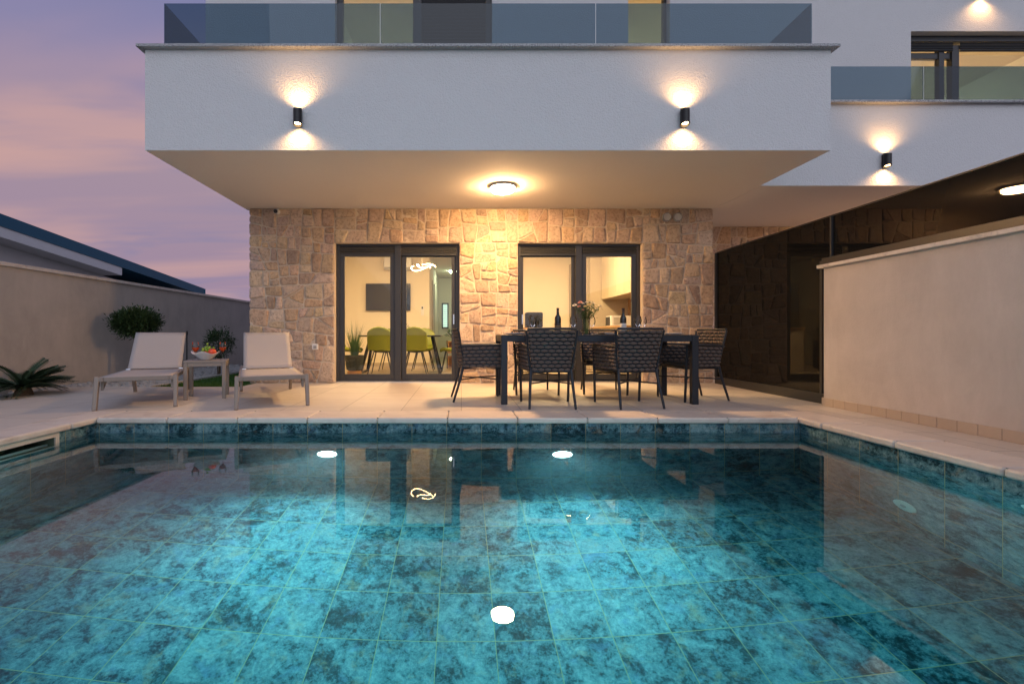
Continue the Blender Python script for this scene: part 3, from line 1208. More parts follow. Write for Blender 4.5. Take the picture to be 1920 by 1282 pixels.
win.box(sxL - .05, sxL + .03, y + .003, y + .077, W2[2] + .061, W2[3] - .191)
win.box(W2[0] + .06, xm - .05, y + .02, y + .075, 5.03, 5.12)
ww = win.build('window', 'anthracite', wing, True, bevel=.003)
m = MB()
slats(m, W2[0] + .01, xm - .051, y - .012, 5.126, 5.265, 4)
slats(m, xm + .061, W2[1], y - .012, 5.126, 5.265, 4)
m.build('roller_shutter', 'shutter_metal', ww, True)
MB().box(W2[0] + .0, W2[1], y - .03, y + .08, 5.27, 5.355).build('shutter_box', 'shutter_metal', ww, True)
MB().box(W2[0] + .06, sxL - .05, y + .035, y + .041, W2[2] + .06, 5.03).build('pane', 'glass', ww, True)
MB().box(xm + .06, W2[1] - .06, y + .035, y + .041, W2[2] + .06, 5.1).build('pane', 'glass', ww, True)
GY2 = 6.27
gx2 = lambda px: (px - 865) * GY2 / F
balustrade('glass_balustrade', 'blue tinted glass balustrade on the set back balcony at the right', 3.975, 10.4, GY2, 3.834, 4.375,
           [gx2(1732)])

# ================================================================ lamps
def wall_lamp(x, y, z, label, light=True):
    r = thing('wall_lamp', label, 'wall lamp', (x, y, z), 0, 'black up and down wall lamps on the white facades')
    # half round shell open at top and bottom, ends cut at a slant
    n = 18
    vs = []
    fs = []
    H = .098
    for s_, rr_ in ((0, .046), (1, .042)):
        for k in range(n):
            a = 2 * PI * k / n
            cx, cyy = rr_ * math.cos(a), rr_ * math.sin(a) - .052
            zt = H - .012 * (1 - math.sin(a))
            vs.append((cx, cyy, zt))
            vs.append((cx, cyy, -H + .012 * (1 - math.sin(a))))
    for k in range(n):
        k2 = (k + 1) % n
        fs.append((2 * k, 2 * k + 1, 2 * k2 + 1, 2 * k2))
        o = 2 * n
        fs.append((o + 2 * k, o + 2 * k2, o + 2 * k2 + 1, o + 2 * k + 1))
        fs.append((2 * k, 2 * k2, o + 2 * k2, o + 2 * k))
        fs.append((2 * k + 1, o + 2 * k + 1, o + 2 * k2 + 1, 2 * k2 + 1))
    MB().add(vs, fs).build('shade', 'lamp_black', r, smooth=True)
    MB().box(-.03, .03, -.012, -.001, -.08, .08).build('bracket', 'lamp_black', r)
    for s_ in (1, -1):
        MB().lathe([(.0, 0), (.030, 0), (.030, .008), (0, .008)], 14, (0, -.052, s_ * .068 - .004)).build('bulb', 'lamp_warm_wall', r)
        ld = bpy.data.lights.new('wall_lamp_beam', 'SPOT')
        ld.energy = 20
        ld.color = (1, .55, .22)
        ld.spot_size = R(145)
        ld.spot_blend = 1.0
        ld.shadow_soft_size = .028
        lo = bpy.data.objects.new('wall_lamp_beam', ld)
        lo.location = (0, -.078, s_ * .102)
        lo.rotation_euler = (PI if s_ > 0 else 0, 0, 0)
        col.objects.link(lo)
        lo.parent = r
wall_lamp((558.5 - 865) * 4.92 / F, FY, 3.06, 'black lit wall lamp on the big balcony front above the loungers')
wall_lamp((1284 - 865) * 4.92 / F, FY, 3.06, 'black lit wall lamp on the big balcony front above the dining table')
wall_lamp((1663.5 - 865) * 6.09 / F, WY, 3.045, 'black lit wall lamp on the lower balcony front at the right')
wall_lamp((1845 - 865) * 7.0 / F, W2Y, 5.95, 'black wall lamp high above the upper right window, only its glow in view')

cl = thing('ceiling_lamp', 'round lit flush ceiling lamp under the big balcony', 'ceiling lamp', (.548, 6.15, CZ - .003))
MB().lathe([(.168, -.001), (.168, -.030), (.160, -.030), (.160, -.001)], 40).build('base_ring', 'white_plastic', cl, smooth=True)
MB().lathe([(.160, -.046), (.160, -.052), (.152, -.052), (.152, -.046)], 40).build('trim_ring', 'grey_plastic', cl, smooth=True)
MB().lathe([(.150, -.022), (.150, -.060), (.135, -.074), (0, -.078)], 40).build('diffuser', 'lamp_warm', cl, smooth=True)

cl2 = thing('ceiling_lamp', 'round ceiling lamp of the neighbouring terrace, hidden behind the dark glass screen', 'ceiling lamp', (7.4, 7.0, CZ - .003))
MB().lathe([(.168, -.001), (.168, -.020), (.160, -.020), (.160, -.001)], 40).build('base_ring', 'white_plastic', cl2, smooth=True)
MB().lathe([(.150, -.022), (.150, -.060), (.135, -.074), (0, -.078)], 40).build('diffuser', 'lamp_warm_dim', cl2, smooth=True)

# ================================================================ small wall fittings
o = thing('security_camera', 'small white bullet camera with black face under the soffit', 'security camera', at(522, 398, SY - .02))
o.location.y = SY - .03
m = MB().tube([(0, .02, .0), (0, -.10, -.015)], .035, 16)
m.build('housing', 'white_plastic', o, smooth=True)
MB().tube([(0, -.101, -.015), (0, -.106, -.016)], .031, 16).build('lens_face', 'dark_plastic', o, smooth=True)
MB().tube([(0, .0, .02), (0, .0, .05)], .014, 10).build('mount', 'white_plastic', o)
for i, px in enumerate((1250.5, 1271)):
    q = at(px, 407, SY - .03)
    o = thing('round_vent', ('round vent cap on the stone wall, nearer the kitchen door' if i == 0 else 'round vent cap on the stone wall, nearer the wall corner'), 'vent', q, 0, 'pair of round vent caps')
    m = MB().lathe([(.070, 0.03), (.070, -.012), (.060, -.020), (.055, -.012), (.055, -.004), (0, -.004)], 28)
    m.v = [Vector((v.x, v.z, v.y)) for v in m.v]
    m.build('cap_ring', 'grey_plastic', o, smooth=True)
    m = MB()
    for k in range(6):
        z = -.042 + k * .017
        hw = math.sqrt(max(0, .054 ** 2 - z * z))
        m.box(-hw, hw, -.013, -.006, z - .004, z + .004)
    m.build('louvre', 'white_plastic', o)
q = at(591, 650, SY - .03)
o = thing('wall_socket', 'small white square socket on the stone wall', 'socket', q)
MB().box(-.045, .045, -.012, .02, -.045, .045).build('cover', 'white_plastic', o, bevel=.004)
MB().box(-.025, .025, -.018, -.0125, -.030, .018).build('flap', 'grey_plastic', o, bevel=.003)

# ================================================================ right screen and low wall
scr = thing('glass_screen', 'tall dark reflective glass privacy screen along the right of the terrace', 'glass screen', (3.96, 5.2, 0))
SX = 3.962
ztop = 2.02
seg = [(7.18, 4.96), (4.94, 2.2), (2.18, -1.0)]
for a, b in seg:
    MB().box(SX, SX + .02, b, a, (.10 if a > 7 else 1.54), ztop - .002).build('glass_panel', 'dark_glass', scr, True)
m = MB()
m.box(SX - .03, SX + .04, 4.942, 7.2, .001, .11)
m.box(SX - .03, SX + .04, 7.181, 7.21, .11, ztop)
m.box(SX - .025, SX + .04, 4.94, 4.96, 1.5, ztop)
m.box(SX - .025, SX + .04, 5.065, 5.10, .11, 1.56)
m.box(SX - .028, SX + .04, -1.0, 5.064, 1.50, 1.585)
m.build('bottom_frame', 'anthracite', scr, True, bevel=.002)
MB().box(SX - .006, SX + .026, -1.0, 7.18, ztop, ztop + .012).build('top_edge', 'anthracite', scr, True)

lw = thing('garden_wall', 'stuccoed garden wall with marble capping beside the pool', 'wall', (3.95, 3, 0))
wx0 = 3.86
m = MB().box(wx0, wx0 + .20, -5.0, 4.94, 0, 1.46)
m.build('wall_body', 'stucco', lw, True)
m = MB()
n = 8
for i in range(n):
    a = -5.0 + (4.985 + 5.0) * i / n
    b = -5.0 + (4.985 + 5.0) * (i + 1) / n
    m.box(wx0 - .045, wx0 + .235, a + .001, b - .001, 1.461, 1.495)
m.build('capping', 'cap_marble', lw, True, bevel=.003)
m = MB()
for i in range(34):
    a = 4.955 - .3 * (i + 1)
    m.box(wx0 - .014, wx0 - .0005, a + .0015, a + .2985, .001, .085)
m.build('skirting', 'skirting_tile', lw, True, bevel=.0015)

# ================================================================ left boundary wall
fw_ = thing('boundary_wall', 'long plain grey beige boundary wall behind the loungers', 'wall', (-6.0, 8, 0))
MB().box(-6.2, -6.0, -6, 16, -.2, 1.655).build('wall_body', 'fence_stucco', fw_, True)
MB().box(-6.23, -5.965, -6, 16, 1.656, 1.705).build('capping', 'travertine', fw_, True, bevel=.003)

# neighbour house behind the wall
nb = thing('far_house', 'white house with dark blue sloping roof edge beyond the boundary wall', 'house', (-12, 12, 0))
def pz(px, py, X):
    Y = X * F / (px - 865)
    return Vector((X, Y, .75 - (py - 628) * Y / F))
RX = -10.0
a = pz(-300, 282, RX)
b = pz(383, 541, RX)
a2 = pz(-300, 301, RX)
m = MB()
def prism_yz(mb, pts, x0, x1):
    n = len(pts)
    vs = [(x0, y, z) for y, z in pts] + [(x1, y, z) for y, z in pts]
    fs = [tuple(range(n)), tuple(range(2 * n - 1, n - 1, -1))]
    for i in range(n):
        j = (i + 1) % n
        fs.append((i, i + n, j + n, j))
    mb.add(vs, fs)
def zt(Y):
    # roof top line through (0,400) and (372,537) px on the plane X = RX
    p0, p1 = pz(0, 400, RX), pz(372, 537, RX)
    return p0.z + (p1.z - p0.z) * (Y - p0.y) / (p1.y - p0.y)
ye = pz(383, 541, RX).y
prism_yz(m, [(5, zt(5)), (ye, zt(ye)), (ye, zt(ye) - .27), (5, zt(5) - .27)], RX, RX - 9)
m.build('roof', 'neighbour_roof', nb, True)
yb_ = pz(230, 505, RX).y
m = MB()
prism_yz(m, [(5, zt(5) - .272), (yb_, zt(yb_) - .272), (yb_, zt(yb_) - .50), (5, zt(5) - .50)], RX - .02, RX - 9)
m.build('roof_beam', 'neighbour_white', nb, True)
m = MB()
yc = pz(218, 516, RX - .6).y
prism_yz(m, [(5, -.2), (yc, -.2), (yc, zt(yc) - .502), (5, zt(5) - .502)], RX - .6, RX - 8.5)
m.build('wall', 'neighbour_white', nb, True)
m = MB()
prism_yz(m, [(yc + .01, -.2), (ye - .4, -.2), (ye - .4, zt(ye - .4) - .275), (yc + .01, zt(yc) - .275)], RX - 1.0, RX - 8.5)
m.build('dark_gable', 'neighbour_dark', nb, True)
m = MB()
m.tube([(RX - .04, ye + .04, zt(ye) - .01), (RX - .04, ye + .04, -.2)], .06, 10)
m.build('downpipe', 'neighbour_roof', nb, True)

# ================================================================ planting strip at the back left
m = MB()
m.box(-5.99, -4.56, 6.735, 15.9, -.16, -.045)
m.add([(-5.99, -5.9, -.045), (-5.22, -5.9, -.045), (-5.22, 5.0, -.045), (-5.87, 6.72, -.045), (-5.99, 6.72, -.045)], [(0, 1, 2, 3, 4)])
tag(m.build('planting_bed', 'soil'), kind='structure')
m = MB()
m.box(-4.56, -4.50, 6.74, 15.9, -.16, .012)
tag(m.build('bed_edging', 'kerb_stone', bevel=.004), 'narrow pale kerb between grass and pebbles', 'kerb')
# lawn
m = MB()
m.box(-4.49, -3.28, 6.73, 15.9, -.16, -.02)
tag(m.build('lawn_base', 'turf'), kind='structure')
m = MB()
rg = random.Random(3)
for i in range(5200):
    x, y = rg.uniform(-4.48, -3.34), 6.74 + 4.5 * rg.random() ** 1.4
    h = rg.uniform(.02, .045)
    a = rg.uniform(0, PI)
    dx_, dy_ = .004 * math.cos(a), .004 * math.sin(a)
    lx, ly = rg.gauss(0, .010), rg.gauss(0, .010)
    m.add([(x - dx_, y - dy_, -.02), (x + dx_, y + dy_, -.02), (x + lx, y + ly, -.02 + h)], [(0, 1, 2)])
tag(m.build('grass', 'turf'), 'short green grass behind the loungers', 'grass', kind='stuff')
m = MB()
def peb(x, y, r, z):
    k = rg.uniform(0, 50)
    m.sphere((x, y, z), r, 7, 5, (1, rg.uniform(.7, 1), rg.uniform(.5, .8)), lambda d: 1 + .18 * noise.noise(d * 1.7 + Vector((k, k, 0))))
for i in range(1500):
    x, y = rg.uniform(-5.96, -4.60), 6.78 + 5.0 * rg.random() ** 1.3
    peb(x, y, rg.uniform(.025, .05), -.03 + rg.uniform(0, .02))
for i in range(260):
    y = rg.uniform(4.4, 6.75)
    x1 = -5.24 if y < 5 else -5.24 - (y - 5) * .37
    peb(rg.uniform(-5.97, x1), y, rg.uniform(.02, .045), -.03)
tag(m.build('pebbles', 'pebble', smooth=True), 'grey and white pebbles along the foot of the boundary wall', 'pebbles', kind='stuff')

def leaf(mb, p, d, L, wd, up=None):
    d = d.normalized()
    ref = Vector((0, 0, 1)) if abs(d.z) < .9 else Vector((1, 0, 0))
    a = d.cross(ref).normalized()
    b = a.cross(d)
    p = Vector(p)
    mb.add([p, p + d * L * .5 + a * wd * .5 + b * .1 * L, p + d * L, p + d * L * .5 - a * wd * .5 + b * .1 * L], [(0, 1, 2, 3)])

def bush(name, label, cat, loc, rx, rz, cz, nclump, nleaf, L, mat, seed, lump=.25):
    r = thing(name, label, cat, loc)
    rb = random.Random(seed)
    mb = MB()
    for c in range(nclump):
        d = Vector((rb.gauss(0, 1), rb.gauss(0, 1), rb.gauss(0, 1))).normalized()
        k = rb.uniform(.45, 1.0) ** .6
        c0 = Vector((d.x * rx * k, d.y * rx * k, cz + d.z * rz * k))
        out = Vector((d.x, d.y, d.z * .8 + .35)).normalized()
        tw = [c0 - out * .05, c0 + out * L * .8]
        for j in range(nleaf):
            q = c0 + out * rb.uniform(-.3, .8) * L + Vector([rb.gauss(0, .5 * L) for _ in range(3)])
            dd = (out + Vector([rb.gauss(0, .55) for _ in range(3)]))
            leaf(mb, q, dd, L * rb.uniform(.6, 1.1), L * rb.uniform(.25, .4))
    mb.build('foliage', mat, r)
    return r, rb
# clipped ball tree
b, rb = bush('ball_tree', 'clipped round shrub on a short trunk behind the left lounger', 'shrub', (-5.42, 7.75, -.05), .30, .18, 1.0, 560, 9, .078, 'leaf_dark', 5)
m = MB()
m.tube([(.0, 0, 0), (.02, .0, .4), (-.01, .01, .85)], [.035, .028, .025], 8)
for k in range(7):
    a = k * 2 * PI / 7
    m.tube([(-.01, .01, .80), (.12 * math.cos(a), .12 * math.sin(a), .93), (.26 * math.cos(a), .26 * math.sin(a), 1.04)], [.014, .010, .005], 6)
m.build('trunk', 'bark', b, smooth=True)
b, rb = bush('small_shrub', 'small loose dark shrub behind the side table', 'shrub', (-4.62, 8.85, -.05), .23, .25, .63, 170, 9, .065, 'leaf_dark', 8)
m = MB()
for k in range(4):
    a = k * 1.7
    m.tube([(.02 * math.cos(a), .02 * math.sin(a), 0), (.03 * math.cos(a), .03 * math.sin(a), .35), (.12 * math.cos(a), .12 * math.sin(a), .70)], [.010, .008, .004], 6)
m.build('stem', 'bark', b, smooth=True)
# shoots that stick out of the shrub
m = MB()
for k in range(12):
    a = rb.uniform(0, 2 * PI)
    r0 = rb.uniform(.02, .14)
    x, y = r0 * math.cos(a), r0 * math.sin(a)
    top = rb.uniform(.84, .98)
    for j in range(12):
        z = .66 + (top - .66) * j / 11
        leaf(m, (x * (1 + j * .04), y * (1 + j * .04), z), Vector((rb.gauss(0, 1), rb.gauss(0, 1), .9)), .05, .016)
m.build('shoots', 'leaf_dark', b)
# sago palm
sp = thing('sago_palm', 'low dark sago palm with stiff fronds at the left edge', 'palm', (-5.47, 5.80, -.05))
MB().lathe([(.0, 0), (.085, 0), (.10, .06), (.075, .13), (0, .16)], 14).build('trunk', 'bark', sp, smooth=True)
m = MB()
rp = random.Random(11)
for k in range(40):
    a = 2 * PI * k / 40 * 2.4 + rp.uniform(-.12, .12)
    el = rp.uniform(.15, 1.05)
    L = rp.uniform(.34, .52)
    pts = []
    for j in range(15):
        s_ = j / 14
        ang = el - s_ * .75 * (1.1 - el * .3)
        if j == 0:
            pts.append(Vector((.03 * math.cos(a), .03 * math.sin(a), .13)))
        else:
            pts.append(pts[-1] + Vector((math.cos(ang) * math.cos(a), math.cos(ang) * math.sin(a), math.sin(ang))) * L / 14)
    m.tube(pts, [.006 - .004 * j / 14 for j in range(15)], 4)
    side = Vector((-math.sin(a), math.cos(a), 0))
    for j in range(1, 15):
        for h_ in (0, .5):
            q = pts[j] if h_ == 0 else (pts[j] + pts[j - 1]) / 2
            tdir = (pts[j] - pts[j - 1]).normalized()
            ll = .12 * math.sin(min(1, .25 + j / 15) * PI * .78) + .02
            for sg in (-1, 1):
                dd = (side * sg * 1.0 + tdir * .75 + Vector((0, 0, .28))).normalized()
                leaf(m, q, dd, ll, .019)
m.build('fronds', 'leaf_palm', sp)

# thin black stake lamp
st = thing('stake_lamp', 'thin black garden stake lamp between lounger and side table', 'garden lamp', (-4.85, 8.2, -.05))
MB().tube([(0, 0, 0), (0, 0, .80)], .011, 8).build('pole', 'lamp_black', st)
MB().tube([(0, 0, .801), (0, 0, .87)], .016, 10).build('lamp_head', 'lamp_black', st)

# ================================================================ loungers
def make_lounger(label, loc, rot):
    r = thing('sun_lounger', label, 'sun lounger', loc, rot, 'pair of taupe sun loungers')
    # local: x across (width .66), y along from foot end (0) to head (1.9)
    Wd, Z, TH = .65, .325, .045
    hy = 1.06
    f = MB()
    f.box(-Wd / 2, -Wd / 2 + .045, 0, 1.90, Z - TH, Z)
    f.box(Wd / 2 - .045, Wd / 2, 0, 1.90, Z - TH, Z)
    f.box(-Wd / 2 + .045, Wd / 2 - .045, 0, .035, Z - TH, Z)
    f.box(-Wd / 2 + .045, Wd / 2 - .045, 1.865, 1.90, Z - TH, Z)
    f.box(-Wd / 2 + .045, Wd / 2 - .045, .90, .93, Z - TH, Z - .02)
    f.build('frame', 'taupe_metal', r, bevel=.006)
    def sag(u, v):
        return (-Wd / 2 + .02 + u * (Wd - .04), .012 + v * (hy - .02), Z + .004 - .022 * math.sin(PI * u) * math.sin(PI * min(1, v * 1.02)) * .7)
    s_ = MB().grid(sag, 10, 12)
    o = s_.build('seat_sling', 'sling', r, smooth=True)
    sol = o.modifiers.new('t', 'SOLIDIFY'); sol.thickness = .004
    # backrest
    ang = R(43)
    L = .65
    by, bz = hy, Z + .012
    def bp(x, s0, n0=0.0):
        return (x, by + math.cos(ang) * s0 - math.sin(ang) * n0, bz + math.sin(ang) * s0 + math.cos(ang) * n0)
    f = MB()
    for sx in (-1, 1):
        x = sx * (Wd / 2 - .075)
        f.beam(bp(x, 0, -.02), bp(x, L, -.02), .03, .03)
    f.beam(bp(-Wd / 2 + .06, L - .012, -.02), bp(Wd / 2 - .06, L - .012, -.02), .03, .03)
    f.beam(bp(-.22, .35, -.04), (-.22, by + .52, Z - .02), .015, .02)
    f.beam(bp(.22, .35, -.04), (.22, by + .52, Z - .02), .015, .02)
    f.build('back_frame', 'taupe_metal', r, bevel=.004)
    def bs(u, v):
        x = -Wd / 2 + .045 + u * (Wd - .09)
        return bp(x, v * L, .004 - .018 * math.sin(PI * u) * math.sin(PI * v))
    o = MB().grid(bs, 10, 10).build('back_sling', 'sling', r, smooth=True)
    sol = o.modifiers.new('t', 'SOLIDIFY'); sol.thickness = .004
    m = MB()
    for sx in (-1, 1):
        m.tube([(sx * (Wd / 2 - .075), by, bz - .005), (sx * (Wd / 2 - .03), by, bz - .005)], .012, 10)
    m.build('hinge', 'steel', r, smooth=True)
    for sx in (-1, 1):
        x = sx * (Wd / 2 + .012)
        q = MB().beam((x, .035, Z + .004), (x + sx * .006, -.035, 0.0), .042, .060, .038, .05)
        q.build('leg', 'taupe_metal', r, bevel=.006)
        q = MB().beam((x - sx * .03, 1.48, Z - TH), (x - sx * .03, 1.66, 0.0), .040, .06, .036, .05)
        q.build('leg', 'taupe_metal', r, bevel=.006)
    for sx in (-1, 1):
        q = MB()
        q.add([(sx * (Wd / 2 - .012), .06, Z - TH - .001), (sx * (Wd / 2 - .012), .20, Z - TH - .001), (sx * (Wd / 2 - .012), .05, Z - TH - .09),
               (sx * (Wd / 2 - .035), .06, Z - TH - .001), (sx * (Wd / 2 - .035), .20, Z - TH - .001), (sx * (Wd / 2 - .035), .05, Z - TH - .09)],
              [(0, 1, 2), (3, 5, 4), (0, 3, 4, 1), (1, 4, 5, 2), (2, 5, 3, 0)])
        q.build('brace', 'taupe_metal', r)
    return r
rotL = R(25)
def lounger_loc(fx, fy, rot):
    # front-left foot at (fx,fy): local (-.325,0)
    c, s_ = math.cos(rot), math.sin(rot)
    return (fx + .325 * c, fy + .325 * s_, 0)
L1 = make_lounger('taupe sun lounger in front of the ball shrub, left of the side table', lounger_loc(-3.62, 4.62, rotL), rotL)
L2 = dup(L1, lounger_loc(-2.255, 4.69, rotL), rotL, 'taupe sun lounger beside the stone wall, right of the side table')

# side table
stt = thing('side_table', 'small square taupe side table between the loungers', 'side table', (-3.07, 5.61, 0), R(22))
def tbl(n_):
    pass
a_ = .22
m = MB().box(-a_, a_, -a_, a_, .425, .45)
m.build('tabletop', 'taupe_metal', stt, bevel=.004)
m = MB()
frame_rect(m, -a_ + .001, a_ - .001, -a_ + .002, -a_ + .03, .385, .424, .001)
m = MB()
for (x0, x1, y0, y1) in ((-a_ + .045, a_ - .045, -a_ + .004, -a_ + .024), (-a_ + .045, a_ - .045, a_ - .024, a_ - .004),
                         (-a_ + .004, -a_ + .024, -a_ + .045, a_ - .045), (a_ - .024, a_ - .004, -a_ + .045, a_ - .045)):
    m.box(x0, x1, y0, y1, .385, .424)
m.build('apron', 'taupe_metal', stt)
for sx in (-1, 1):
    for sy in (-1, 1):
        x, y = sx * (a_ - .022), sy * (a_ - .022)
        MB().box(x - .021, x + .021, y - .021, y + .021, 0, .4245).build('leg', 'taupe_metal', stt, bevel=.004)

# fruit bowl and glasses on the side table
TC = Vector((-3.07, 5.61, .451))
bw = thing('fruit_bowl', 'white bowl with a wavy rim on the side table', 'bowl', TC + Vector((-.02, .0, 0)))
def wob(r, z, a):
    k = max(0, (r - .09) / .05)
    return r * (1 + .05 * k * math.sin(4 * a + .6)), z + .014 * k * math.sin(4 * a + .6)
MB().lathe([(0, .0), (.055, .0), (.062, .008), (.095, .035), (.125, .065), (.150, .085), (.152, .089), (.145, .088), (.118, .069), (.085, .040), (.05, .015), (0, .012)], 48, (0, 0, 0), wob).build('bowl_shell', 'glaze_white', bw, smooth=True)
def fruit(name, x, y, z, r, mat, label, cat, sq=(1, 1, .92)):
    o = thing(name, label, cat, TC + Vector((x, y, z)))
    MB().sphere((0, 0, 0), r, 20, 14, sq, lambda d: 1 - .16 * math.exp(-((1 - d.z) / .06))).build('flesh', mat, o, smooth=True)
    MB().tube([(0, 0, r * .75), (.004, 0, r * .98)], .003, 6).build('stalk', 'bark', o)
fruit('tomato', .075, -.03, .095, .045, 'tomato', 'large orange red fruit at the right of the bowl', 'fruit')
fruit('tomato', .005, -.06, .075, .034, 'tomato', 'smaller orange red fruit at the front of the bowl', 'fruit')
fruit('apple', -.035, .055, .105, .040, 'apple_green', 'green apple at the back of the bowl', 'fruit')
gr = thing('grapes', 'bunch of green grapes heaped in the middle of the bowl', 'fruit', TC + Vector((-.01, 0, .10)))
m = MB()
rgp = random.Random(4)
for k in range(42):
    d = Vector((rgp.gauss(0, .032), rgp.gauss(0, .028), abs(rgp.gauss(0, .026))))
    m.sphere(d, .0135, 10, 7)
m.build('berries', 'apple_green', gr, smooth=True)
MB().tube([(0, 0, .02), (.01, .0, .085)], .003, 6).build('stalk', 'bark', gr)

def goblet(loc, label, drink=None, group=None, s_=1.0, tall=.0):
    o = thing('wine_glass', label, 'glass', loc, 0, group)
    prof = [(.0, .0), (.033, .0), (.034, .003), (.010, .008), (.0045, .02), (.0045, .085), (.012, .095), (.034, .125), (.042, .155), (.038, .19), (.031, .215)]
    prof = [(r * s_, z * s_) for r, z in prof]
    b_ = MB()
    n = 24
    vs = []
    fs = []
    for (r, z) in prof:
        for k in range(n):
            a = 2 * PI * k / n
            vs.append((r * math.cos(a), r * math.sin(a), z))
    for i in range(len(prof) - 1):
        for k in range(n):
            k2 = (k + 1) % n
            fs.append((i * n + k, i * n + k2, (i + 1) * n + k2, (i + 1) * n + k))
    b_.add(vs, fs)
    b_.build('glass_shell', 'clear_glass', o, smooth=True)
    if drink:
        MB().lathe([(0, .099 * s_), (.012 * s_, .100 * s_), (.032 * s_, .126 * s_), (.0385 * s_, .150 * s_), (0, .150 * s_)], 20).build('drink', drink, o, smooth=True)
    return o
goblet(TC + Vector((-.11, -.06, 0)), 'glass of orange drink left of the fruit bowl', 'orange_drink', 'glasses of orange drink')
goblet(TC + Vector((.155, .06, 0)), 'glass of orange drink right of the fruit bowl', 'orange_drink', 'glasses of orange drink')

# ================================================================ dining table
TX0, TX1, TY0, TY1, TZ = .43, 2.56, 5.00, 5.84, .752
dt = thing('dining_table', 'long dark metal outdoor dining table under the ceiling lamp', 'table', ((TX0 + TX1) / 2, (TY0 + TY1) / 2, 0))
MB().box(TX0 + .004, TX1 - .004, TY0 + .004, TY1 - .004, TZ - .012, TZ).build('tabletop', 'table_black', dt, True, bevel=.003)
m = MB()
frame_rect_h = [(TX0 + .07, TX1 - .07, TY0 + .006, TY0 + .036), (TX0 + .07, TX1 - .07, TY1 - .036, TY1 - .006),
                (TX0 + .006, TX0 + .036, TY0 + .07, TY1 - .07), (TX1 - .036, TX1 - .006, TY0 + .07, TY1 - .07)]
for a in frame_rect_h:
    m.box(a[0], a[1], a[2], a[3], TZ - .073, TZ - .0125)
m.build('apron', 'chair_metal', dt, True, bevel=.003)
for x in (TX0, TX1 - .069):
    for y in (TY0, TY1 - .069):
        MB().box(x, x + .069, y, y + .069, 0, TZ - .0122).build('leg', 'chair_metal', dt, True, bevel=.004)

# ================================================================ rope chairs
def pillow(mb, S, u, v, du, dv, h):
    c = S(u, v)
    eu = S(min(1.02, u + du), v)
    wu = S(max(-.02, u - du), v)
    nv_ = S(u, min(1.02, v + dv))
    sv = S(u, max(-.02, v - dv))
    a = (eu - wu) / 2
    b = (nv_ - sv) / 2
    n = a.cross(b).normalized()
    K = 8
    vs = []
    for rr_, hh in ((1.0, 0), (.72, .72)):
        for sg in ((1,) if hh == 0 else (1, -1)):
            for k in range(K):
                t_ = 2 * PI * k / K
                ct, st_ = math.cos(t_), math.sin(t_)
                st_ = st_ * (1 - .25 * abs(ct))
                vs.append(c + a * ct * rr_ + b * st_ * rr_ + n * h * hh * sg)
    vs.append(c + n * h)
    vs.append(c - n * h)
    fs = []
    for k in range(K):
        k2 = (k + 1) % K
        fs.append((k, k2, K + k2, K + k))
        fs.append((k2, k, 2 * K + k, 2 * K + k2))
        fs.append((K + k, K + k2, 3 * K))
        fs.append((2 * K + k2, 2 * K + k, 3 * K + 1))
    mb.add(vs, fs)

def weave(S, nu, nv, h=.018):
    mb = MB()
    for j in range(nv):
        off = .5 if j % 2 else 0
        for i in range(nu + (1 if j % 2 else 0)):
            u = (i + .5 - off) / nu
            du = .5 / nu * 1.04
            if u < .01:
                u, du = du * .5, du * .5
            elif u > .99:
                u, du = 1 - du * .5, du * .5
            pillow(mb, S, u, (j + .5) / nv, du, .5 / nv * .90, h)
    return mb

